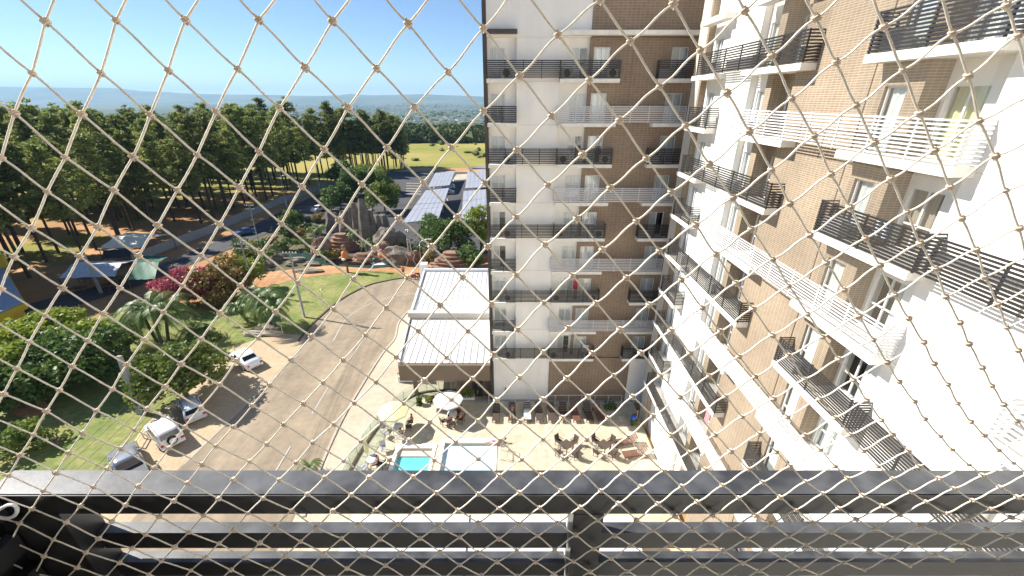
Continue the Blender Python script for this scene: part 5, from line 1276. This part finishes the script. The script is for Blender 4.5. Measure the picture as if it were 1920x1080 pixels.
carport([(878, 317), (922, 315), (922, 308), (880, 314)], 'farthest right solar carport roof at the field edge')

# ================================================================== MARKET TENTS AND YELLOW SHED ON THE LEFT
def canopy(px, z, m, label, ridge=.8, name='market_canopy'):
    P = [Vector((*G(u, v, z), z)) for u, v in px]; c = sum(P, Vector()) / len(P)
    r = empty(name, (c.x, c.y, 0), 0, label, 'canopy')
    top1 = P[0].lerp(P[3], .5) * .85 + c * .15 + Vector((0, 0, ridge)); top2 = P[1].lerp(P[2], .5) * .85 + c * .15 + Vector((0, 0, ridge))
    b = MB(); vs = [*P, top1, top2]; N_ = 8; 
    def grid(a, b2, c2, d2):
        vv = []; 
        for i in range(N_ + 1):
            for j in range(N_ + 1):
                s_, t_ = i / N_, j / N_; p = a.lerp(b2, s_).lerp(d2.lerp(c2, s_), t_); vv.append((p.x, p.y, p.z - .25 * math.sin(math.pi * s_) * math.sin(math.pi * t_) + .05 * math.sin(i * 2.1 + j)))
        b.mesh(vv, [(i * (N_ + 1) + j, (i + 1) * (N_ + 1) + j, (i + 1) * (N_ + 1) + j + 1, i * (N_ + 1) + j + 1) for i in range(N_) for j in range(N_)], 0, True)
    grid(P[0], P[1], top2, top1); grid(P[3], P[2], top2, top1)
    b.build('tarpaulin', M[m], r)
    for p in P: b = MB(); b.tube([(p.x, p.y, 0), (p.x, p.y, z)], .06, 6); b.build('post', M['wood'], r)
    return r
canopy([(185, 466), (262, 464), (322, 440), (240, 436)], 3.0, 'tarp_white', 'large cream market tent under the pines')
canopy([(110, 522), (215, 518), (262, 488), (150, 490)], 3.0, 'tarp_blue', 'blue grey market canopy beside the concrete post')
canopy([(240, 525), (290, 523), (318, 480), (270, 480)], 2.8, 'tarp_green', 'dark green market canopy next to the bougainvillea')
canopy([(190, 486), (245, 482), (262, 466), (195, 470)], 2.4, 'cloth_black', 'small dark awning between the cream and blue canopies')
for i, (u, v) in enumerate(((215, 528), (165, 530), (240, 500), (200, 545), (150, 548))):
    x, y = G(u, v); b = MB(); b.prism([(x - 1, y - .5), (x + 1, y - .5), (x + 1, y + .5), (x - 1, y + .5)], .75, .82)
    for q in ((-.9, -.4), (.9, -.4), (.9, .4), (-.9, .4)): b.box(x + q[0] - .04, x + q[0] + .04, y + q[1] - .04, y + q[1] + .04, 0, .75)
    props(b.build('market_table', M['wood']), ['market table under the right side of the blue canopy', 'market table under the left side of the blue canopy', 'market table beside the green canopy', 'market table in front of the concrete post', 'market table farthest in front of the blue canopy'][i], 'table')
r = empty('yellow_shed', (*G(10, 600), 0), 0, 'shed with grey blue roof and yellow fascia at the left edge of the picture', 'building')
P = [Vector((*G(u, v, 4.0), 4.0)) for u, v in ((-90, 628), (45, 566), (0, 490), (-150, 520))]
P2 = [(p.x, p.y) for p in P]; b = MB(); b.prism(P2, 3.95, 4.1); b.build('roof', M['roof_grey'], r)
c = sum(P, Vector()) / 4; b = MB(); b.prism([(c.x + (x - c.x) * 1.03, c.y + (y - c.y) * 1.03) for x, y in P2], 3.2, 3.94); b.build('fascia', M['yellow'], r)
b = MB(); b.prism([(c.x + (x - c.x) * .9, c.y + (y - c.y) * .9) for x, y in P2], 0, 3.19); b.build('wall', M['yellow'], r)
b = MB(); q = G(0, 500, 4.5); b.box(q[0] - 4, q[0] + .5, q[1] + .5, q[1] + .8, 4.11, 6.0); b.build('signboard', M['yellow'], r)
x, y = G(8, 710); r = empty('parked_car', (x, y, 0)); bpy.data.objects.remove(r)
sheet('side_path', [(-80, 700), (-80, 640), (20, 690), (70, 655), (85, 668), (40, 740), (-80, 800)], M['plaza'], z=.055)
sheet('bare_soil_patch', [(20, 740), (70, 735), (95, 765), (60, 790), (20, 775)], M['soil'], z=.06)

# ================================================================== FAR VEGETATION AND TOWN
def far_mass(name, N_, gen, m, seg=1):
    rg = random.Random(3); b = MB()
    base = bmesh.new(); bmesh.ops.create_icosphere(base, subdivisions=seg, radius=1); bv = [tuple(v.co) for v in base.verts]; bf = [tuple(v.index for v in f.verts) for f in base.faces]; base.free()
    for i in range(N_):
        g_ = gen(rg)
        if not g_: continue
        x, y, r_, h_ = g_; z = land(x, y)
        vs = [(x + p[0] * r_ * (1 + .35 * math.sin(7 * p[2] + 3 * p[1] + i)), y + p[1] * r_ * (1 + .35 * math.sin(5 * p[0] + i * 2)), z + (p[2] * .6 + .45) * h_ * (1 + .25 * math.sin(6 * p[0] + 4 * p[1] + i))) for p in bv]
        b.mesh(vs, bf)
    return link_mesh(name, b.data(name, m), kind='stuff')
M['far_green'] = mat('far_green', (.04, .075, .022), .9, var=.5, scale=.02, col2=(.15, .18, .045))
M['far_bush'] = mat('far_bush', (.07, .10, .025), .9, var=.35, scale=.03, col2=(.15, .165, .045))
def polar(rg, r0, r1, a0=-1.0, a1=.05, pw=1.0):
    r_ = r0 + (r1 - r0) * rg.random() ** pw; a = a0 + (a1 - a0) * rg.random(); return r_ * math.sin(a), r_ * math.cos(a)
def g1(rg):
    x, y = polar(rg, 330, 900, pw=1.2)
    if math.sin(x / 90 + 1) * math.sin(y / 110) > .12: return None
    s_ = rg.uniform(2.2, 5); return x, y, s_, s_ * rg.uniform(1.0, 1.7)
def g2(rg):
    x, y = polar(rg, 900, 3600, -1.05, .06, 1.4)
    if math.sin(x / 260 + 2) * math.sin(y / 300 + 1) > .25: return None
    s_ = rg.uniform(6, 16); return x, y, s_ * 1.4, s_ * .9
def g3(rg):
    x, y = polar(rg, 212, 320, -.7, .08); 
    s_ = rg.uniform(.8, 2.6); return x, y, s_, s_ * rg.uniform(.6, 1.1)
far_mass('woodland', 3200, g1, M['far_green']); far_mass('distant_woodland', 3600, g2, M['far_green']); far_mass('field_scrub', 80, g3, M['far_bush'])
def leafy_mass():
    rg = random.Random(8); cl = []
    for i in range(1000):
        x, y = polar(rg, 325, 700, -.42, .0, 1.3)
        cl.append((x, y, land(x, y) + rg.uniform(2, 6), rg.uniform(2.2, 5.2)))
    return link_mesh('leafy_woodland', crown(cl, 7, 1.3, M['far_green'], 'leafy_woodland'), kind='stuff')
leafy_mass()
def town():
    rg = random.Random(11); b = MB()
    for i in range(5200):
        x, y = polar(rg, 1250, 7200, -.62, .06, 1.0)
        dn = .5 + .5 * math.sin(x / 420 + .8) * math.sin(y / 610 + .4); dn = dn * .6 + .4 * smooth(2600, 4200, y)
        if rg.random() > dn: continue
        w, d, h = rg.uniform(7, 20), rg.uniform(7, 16), rg.uniform(3.5, 8)
        if rg.random() < .03: h = rg.uniform(12, 30); w = d = 14
        z = land(x, y); b.box(x - w / 2, x + w / 2, y - d / 2, y + d / 2, z - 2, z + h, 0 if rg.random() < .72 else 1)
    return link_mesh('distant_town', b.data('distant_town', [M['white_wall'], M['terracotta']]), kind='stuff')
town()
x, y = -150 * 1.0, 1240
k = (843 - 960) / _F / (_c + (540 - 222) / _F * _s); y = 900; x = k * y; z = land(x, y)
b = MB(); b.box(x - 3, x + 3, y - 3, y + 3, z, z + 24); b.box(x - 1.5, x + 1.5, y - 1.5, y + 1.5, z + 24, z + 31); props(b.build('white_tower', M['white_wall']), 'slim white tower among the distant trees left of the shaded wing', 'tower')
for i, (u, v, w) in enumerate(((700, 213, 26), (735, 224, 30), (745, 226, 18), (830, 222, 34), (828, 234, 16), (790, 190, 60), (905, 228, 16))):
    kk = (u - 960) / _F / (_c + (540 - v) / _F * _s); t = (-_s + (540 - v) / _F * _c) / (_c + (540 - v) / _F * _s)
    y = 300.0
    for _ in range(400):
        if HC + t * y <= land(kk * y, y): break
        y *= 1.012
    x = kk * y; z = land(x, y); r = empty('far_building', (x, y, z), 0, ['low white hall among the far trees behind the pine tops', 'long white roofed hall in the distant trees', 'small white hall beside the long hall in the distance', 'long pale building left of the white tower', 'small white building below the white tower', 'very long white shed at the edge of the far town', 'orange earth building beside the shaded wing'][i], 'building')
    b = MB(); b.box(x - w / 2, x + w / 2, y - 6, y + 6, z - 1, z + 5); b.build('wall', M['white_wall' if i < 6 else 'terracotta'], r); b = MB(); b.box(x - w / 2 - .5, x + w / 2 + .5, y - 6.5, y + 6.5, z + 5.01, z + 5.6); b.build('roof', M['tarp_white' if i < 6 else 'terracotta'], r)

# ================================================================== BALCONY RAIL AND SAFETY NET IN FRONT OF THE LENS
br = empty('balcony_railing', (0, .49, HC - 1.65), 0, 'black metal balcony railing with horizontal slats in the foreground', 'railing')
M['top_rail'] = mat('top_rail', (.009, .010, .013), .40, var=.6, scale=14, bump=.2, bscale=160, spec=.6, bdist=.0005)
def pale_tops(m):  # mixes upward faces towards a paler grey, varied by noise
    t = m.node_tree; N = t.nodes; L = t.links; b = N['Principled BSDF']; src = b.inputs['Base Color'].links[0].from_socket
    g = N.new('ShaderNodeNewGeometry'); sp = N.new('ShaderNodeSeparateXYZ'); L.new(g.outputs['True Normal'], sp.inputs[0])
    n = N.new('ShaderNodeTexNoise'); n.inputs['Scale'].default_value = 22; n.inputs['Detail'].default_value = 8; L.new(g.outputs['Position'], n.inputs['Vector'])
    mr = N.new('ShaderNodeMapRange'); mr.inputs[1].default_value = .35; mr.inputs[2].default_value = .65; mr.inputs[3].default_value = .25; mr.inputs[4].default_value = .8; L.new(n.outputs['Fac'], mr.inputs[0])
    mu = N.new('ShaderNodeMath'); mu.operation = 'MULTIPLY'; mu.use_clamp = True; L.new(sp.outputs[2], mu.inputs[0]); L.new(mr.outputs[0], mu.inputs[1])
    x = N.new('ShaderNodeMix'); x.data_type = 'RGBA'; L.new(mu.outputs[0], x.inputs[0]); L.new(src, x.inputs[6]); x.inputs[7].default_value = (.115, .12, .13, 1); L.new(x.outputs[2], b.inputs['Base Color'])
pale_tops(M['top_rail'])
z0 = HC
b = MB(); b.box(-.84, 2.4, .468, .518, z0 - .615, z0 - .570); o = b.build('top_rail', M['top_rail'], br)
bm = bmesh.new(); bm.from_mesh(o.data); bmesh.ops.bevel(bm, geom=bm.edges[:], offset=.002, segments=2, affect='EDGES'); bm.to_mesh(o.data); bm.free()
for i in range(10):
    zt = z0 - .70 - .081 * i
    for (xa, xb) in ((-.735, .098), (.152, 2.4)): slat('slat', M['top_rail'], br, xa, xb, .497, .518, zt - .041, zt)
slat('post', M['dark_metal'], br, .100, .150, .469, .517, z0 - 1.65, z0 - .616)
slat('post', M['dark_metal'], br, -.84, -.737, .469, .517, z0 - 1.65, z0 - .616)
for i in range(12):  # side return of the railing towards the wall
    zt = z0 - .66 - .076 * i; slat('side_slat', M['dark_metal'], br, -.842, -.822, -.3, .466, zt - .038, zt)
slat('side_panel', M['dark_metal'], br, -.866, -.856, -.3, .52, z0 - 1.65, z0 - .63)
slat('side_rail', M['dark_metal'], br, -.852, -.812, -.3, .466, z0 - .615, z0 - .571)
b = MB(); b.box(-1.2, 2.6, -1.29, .55, z0 - 1.85, z0 - 1.66); props(b.build('balcony_floor', M['slab']), kind='structure')
# white cord loop tied to the rail corner
b = MB(); P = []
for (u, v) in ((-30, 985), (-10, 962), (12, 948), (26, 947), (32, 955), (28, 966), (14, 972), (-4, 970), (-24, 974)):
    x = (u - 960) / _F; y = -(v - 540) / _F; Y = _c + y * _s; Z = -_s + y * _c; k = .452 / Y; P.append((x * k, .452, HC + Z * k))
P = [(p[0], .452, p[1]) for p in curve([(p[0], p[2]) for p in P], 5)]; b.tube(P, .0026, 8); props(b.build('cord_loop', M['frame_white']), 'loop of thick white cord at the left end of the black rail', 'cord')
x0, zz = -.80, HC - .83
b = MB(); b.lathe((-.83, .36, HC - .93), [(.035, 0), (.05, .09), (.052, .095), (.046, .095)], 16); r = empty('potted_plant', (-.83, .36, HC - .93), 0, 'small potted plant with a yellow green leaf in the bottom left corner', 'plant'); b.build('pot', M['wood'], r)
for i in range(6):
    a = i * 1.05; b = MB(); c = Vector((-.83, .36, HC - .84)); d = Vector((math.cos(a), math.sin(a), 0)); s_ = Vector((-d.y, d.x, 0))
    b.mesh([tuple(c), tuple(c + d * .03 + s_ * .018 + Vector((0, 0, .03))), tuple(c + d * .075 + Vector((0, 0, .045))), tuple(c + d * .03 - s_ * .018 + Vector((0, 0, .03)))], [(0, 1, 2, 3)]); b.build('leaf', M['leaf_lime'], r)
NCX=[-0.022301, 0.519459, -0.024324, 0.011265, 0.001682, 0.003481, -0.026915, -0.007329, 0.008378, -0.004764, 0.007291, 0.020082, -0.000634, 0.008108, 0.002117]
NCZ=[-0.338996, 0.007578, -0.008698, -0.000144, -0.002993, -0.430648, 0.017686, 0.01973, 0.01267, 0.00176, -0.006855, 0.005842, 0.002981, 0.007337, 0.005266]
NRES={
0:(1.5,[64,-77,56,-58,50,-49,28,-39,1,-15,-25,35,-124,144]),
1:(-6.0,[-5,8,-23,20,-43,26,-56,39,-42,38,-16,33,4,20,30,-7,42,-19,45,-47,46,-38,16,-20,-4,0,-48,56]),
2:(-6.5,[13,-25,11,-28,-7,-5,-29,11,-39,25,-31,30,-15,12,6,0,17,-10,42,-31,38,-42,34,-37,11,-28,-8,-13,-39,23]),
3:(-7.0,[13,13,19,-7,10,-18,-11,8,-31,42,-35,45,-41,58,-20,36,-7,10,14,-4,26,-19,30,-34,25,-17,9,-8,-2,1,-47,55]),
4:(-7.5,[21,-25,22,-35,21,-42,8,-30,-10,-4,-19,15,-32,33,-33,39,-24,29,-3,5,9,-12,26,-37,20,-46,19,-38,9,-11,-5,-8,-27,54]),
5:(-7.0,[20,1,21,-6,25,-15,18,3,-2,1,-19,26,-30,43,-39,43,-25,37,-4,21,3,0,19,-23,16,-49,20,-27,10,-9,2,1]),
6:(-7.5,[9,-12,20,-30,21,-25,17,-29,16,-41,1,0,-17,13,-31,26,-35,30,-16,23,-8,16,9,-2,4,-24,14,-42,18,-29,19,-22]),
7:(-8.0,[-5,38,17,8,22,-3,30,-24,37,-8,8,-8,-6,22,-17,43,-38,49,-36,67,-31,25,-21,22,-2,1,7,-18,15,-28,-1,1,0,30]),
8:(-8.5,[-12,20,1,-2,-5,-26,22,-30,27,-44,36,-19,15,3,-1,22,-20,23,-40,43,-29,47,-30,22,-18,11,-12,0,2,-17,25,-17,12,-28,10,4]),
9:(-8.0,[-9,20,0,15,10,-8,22,-33,8,-39,39,-26,23,-9,12,11,-21,20,-35,41,-37,30,-33,24,-20,2,-17,-5,18,-34,27,-24,26,-11,6,8]),
10:(-8.5,[-10,38,-7,12,-16,-15,19,-21,30,-45,23,-41,38,-26,34,8,-1,6,-29,24,-33,30,-30,25,-20,10,-21,7,-6,-12,18,-23,37,-26,29,-2,-3,18]),
11:(-9.0,[2,25,-26,3,-35,-12,-20,-21,-13,-15,22,-14,20,-33,32,-16,28,-20,-9,12,-15,31,-29,28,-30,21,-28,27,-23,-3,5,6,22,-10,25,-19,30,-10]),
12:(-9.5,[-6,15,-13,5,-17,-14,-9,-7,0,-22,-11,-39,17,-26,41,-45,36,-16,21,-11,-1,-3,-17,-10,-23,12,-40,20,-24,24,-16,6,0,-7,28,-4,23,-11,17,0,-2,4]),
13:(-9.0,[5,34,-17,10,-41,-5,-36,-31,2,-5,10,-12,28,-24,42,-32,37,-1,8,-13,1,-5,-17,14,-46,27,-25,15,-26,15,-9,1,15,-9,25,-22,28,0,16,-25,-24,5]),
14:(-9.5,[-3,5,-7,6,-15,-3,-15,6,-20,-8,-20,-16,14,-20,23,-1,29,-28,62,-4,10,-36,-29,10,-26,10,-22,30,-40,43,-43,20,-16,0,13,-7,28,-28,11,-14,-11,-21]),
15:(-10.0,[0,16,-3,23,5,21,-17,-4,-32,10,-14,-10,-15,15,5,14,32,-5,47,-22,40,-27,25,-21,14,-14,-9,-7,-35,22,-29,31,-3,12,10,4,25,0]),
16:(-10.5,[17,19,-2,11,-6,5,-8,-2,-7,22,-9,30,-2,2,16,0,29,0,34,-7,33,-24,40,-41,13,-35,-12,-9,-19,-4,-16,32,-25,26,-9,31,8,37]),
17:(-10.0,[-6,25,2,14,-22,4,-8,3,-7,33,1,24,-2,21,5,10,17,12,27,-6,23,-2,17,-9,7,-6,-10,8,-11,9,-21,9,-15,18,-7,27,2,25,-9,2,-27,-52]),
18:(-10.5,[-5,10,-1,-6,-14,-21,1,-13,3,5,-1,-6,-1,25,10,13,-1,3,7,-5,16,-24,15,-32,27,-18,9,-17,4,16,-1,12,-11,17,-20,20,-26,32,-48,54]),
19:(-11.0,[6,65,-10,16,-18,-16,-5,1,4,5,12,29,9,35,-1,33,-3,11,0,2,3,-18,7,-26,24,-24,36,-24,13,-3,-2,-10,-13,-8,2,26,-13,32,5,46,-23,-47]),
20:(-11.5,[19,14,-19,-3,-39,-55,-17,-53,0,-14,14,-16,4,14,-6,-1,-6,26,-9,17,-16,-42,-7,-13,6,-23,14,-36,31,-28,20,-24,10,1,-26,-17,-5,-27]),
21:(-11.0,[22,-12,-42,-32,0,-8,9,3,19,10,-1,0,-1,23,-1,37,-21,27,-13,19,-6,-3,0,-27,10,-1,14,-19,18,-41,19,9,16,14,-3,0]),
22:(-11.5,[30,-84,3,-52,19,11,15,3,35,7,-2,-6,-4,2,-20,16,-39,6,-36,11,-36,2,-28,-8,-15,-22,-8,-26,15,-22,15,-10,26,-6,39,-23,7,-22]),
23:(-9.0,[19,16,25,31,31,43,9,6,-1,5,-29,-7,-33,13,-31,4,-40,8,-35,23,-10,20,7,-4,20,-6,32,12,34,21,-23,21]),
}

def nb(r, c):
    a, q = (r - 12) / 12, c / 8; v = [a ** i * q ** j for i in range(5) for j in range(5 - i)]
    return sum(p * k for p, k in zip(NCX, v)), sum(p * k for p, k in zip(NCZ, v))
RES = {}
for rw, (c0, L) in NRES.items():
    for i in range(len(L) // 2): RES[(rw, c0 + i)] = (L[2 * i] / 1e4, L[2 * i + 1] / 1e4)
NY = .46
def knot_at(r, c):
    rc = min(max(r, 0), 23); cc = min(max(c, -12), 10)
    x, z = nb(rc, cc)
    if rc != r: x2, z2 = nb(rc - (1 if r > rc else -1), cc); x += (x - x2) * abs(r - rc); z += (z - z2) * abs(r - rc)
    if cc != c: x2, z2 = nb(rc, cc - (1 if c > cc else -1)); x1, z1 = nb(rc, cc); x += (x1 - x2) * abs(c - cc); z += (z1 - z2) * abs(c - cc)
    e = RES.get((r, c), (0, 0)); return Vector((x + e[0], NY + .0015 * math.sin(r * 1.7 + c * 2.3), HC + z + e[1]))
net = empty('safety_net', (0, NY, HC - .9), 0, 'knotted cream safety net of diamond meshes stretched across the whole view', 'net')
R0, R1_, C0, C1 = -2, 26, -15, 16
keys = {}
for r_ in range(R0, R1_ + 1):
    c = C0 + (.5 if r_ % 2 == 0 else 0)
    while c <= C1: keys[(r_, c)] = knot_at(r_, c); c += 1
def vis(p):
    d = p.y * _c - (p.z - HC) * _s; up = p.y * _s + (p.z - HC) * _c; u = 960 + _F * p.x / d; v = 540 - _F * up / d
    return d, u, v
for sgn, nm in ((.5, 'cord'), (-.5, 'cord')):
    done = set()
    for key in sorted(keys):
        if key in done: continue
        prevk = (key[0] - 1, key[1] - sgn)
        if prevk in keys: continue
        line_ = []; k_ = key
        while k_ in keys: line_.append(keys[k_]); done.add(k_); k_ = (k_[0] + 1, k_[1] + sgn)
        if len(line_) < 2: continue
        if not any(-160 < vis(p)[1] < 2080 and -160 < vis(p)[2] < 1240 for p in line_): continue
        pts = []; rad = []
        for i in range(len(line_) - 1):
            a, q = line_[i], line_[i + 1]; d = q - a; n_ = Vector((-d.z, 0, d.x)).normalized()
            if sgn < 0: amp = -.0013 * smooth(-.3, .3, a.x)      # the rising strands bend where they enter the knots
            else: amp = .0004
            N_ = 10
            for j in range(N_):
                t = j / N_; w = math.sin(2 * math.pi * t) * amp
                sag = .0006 * math.sin(math.pi * t) * math.sin(a.x * 31 + a.z * 17)
                pts.append(a + d * t + n_ * (w * (1 if sgn < 0 else 1) + sag)); rad.append(.00114 * (1 + .10 * math.sin(j * 2.9 + i)))
        pts.append(line_[-1]); rad.append(.00122)
        b = MB(); b.tube([tuple(p) for p in pts], rad, 6); b.build(nm, M['net'], net)
# one knot: wrapped turns of cord
b = MB()
for t_ in range(3):
    cx_ = (t_ - 1) * .0021; P = [(cx_ + .0006 * math.sin(a * 1.0), .0029 * math.cos(a), .0030 * math.sin(a)) for a in (6.283 * i / 12 for i in range(13))]; b.tube(P, .0013, 5, cap=False)
b.blob((0, 0, 0), (.0040, .0026, .0027), 2, 1, .1)
b.tube([(-.0046, -.0012, .0022), (0, -.0031, .0004), (.0046, -.0012, -.0022)], .0013, 5)
km = b.data('knot', M['knot']); cand = []
for key, p in keys.items():
    d, u, v = vis(p)
    if d > .05: cand.append((not (-15 < u < 1935 and -15 < v < 1095), d, key, u, v))
cand.sort(key=lambda t: (t[0], t[1] * 1.0))
rest = MB()
kv = [tuple(v.co) for v in km.vertices]; kf = [tuple(p.vertices) for p in km.polygons]
inview = [c_ for c_ in cand if not c_[0]]
print('knots in view', len(inview))
for i, (off, d, key, u, v) in enumerate(cand):
    p = keys[key]; nx_ = keys.get((key[0] + 1, key[1] + .5)) or p + Vector((.05, 0, -.05)); dd = (nx_ - p).normalized()
    ang = math.atan2(dd.z, dd.x) + random.uniform(-.12, .12); sc = random.uniform(.70, .92)
    Mx = Matrix.Translation(p) @ Matrix.Rotation(-ang, 4, 'Y') @ Matrix.Rotation(random.uniform(0, .5), 4, 'X') @ Matrix.Diagonal((sc, sc, sc, 1))
    if i < 300: link_mesh('knot', km, net, Mx)
    elif -200 < u < 2120 and -200 < v < 1280: rest.mesh([tuple(Mx @ Vector(q)) for q in kv], kf, 0, True)
if rest.v: rest.build('knot', M['knot'], net, kind='stuff')

# ================================================================== AIR
def haze_box(dens):
    b = MB(); b.box(-17500, 17500, -17500, 17500, -75, 420)
    m = bpy.data.materials.new('haze_air'); m.use_nodes = True; t = m.node_tree; t.nodes.remove(t.nodes['Principled BSDF'])
    v = t.nodes.new('ShaderNodeVolumePrincipled'); v.inputs['Density'].default_value = dens; v.inputs['Color'].default_value = (.46, .74, 1, 1); v.inputs['Anisotropy'].default_value = .1
    t.links.new(v.outputs[0], t.nodes['Material Output'].inputs['Volume'])
    return link_mesh('haze', b.data('haze', m), kind='stuff')
haze_box(9e-5)
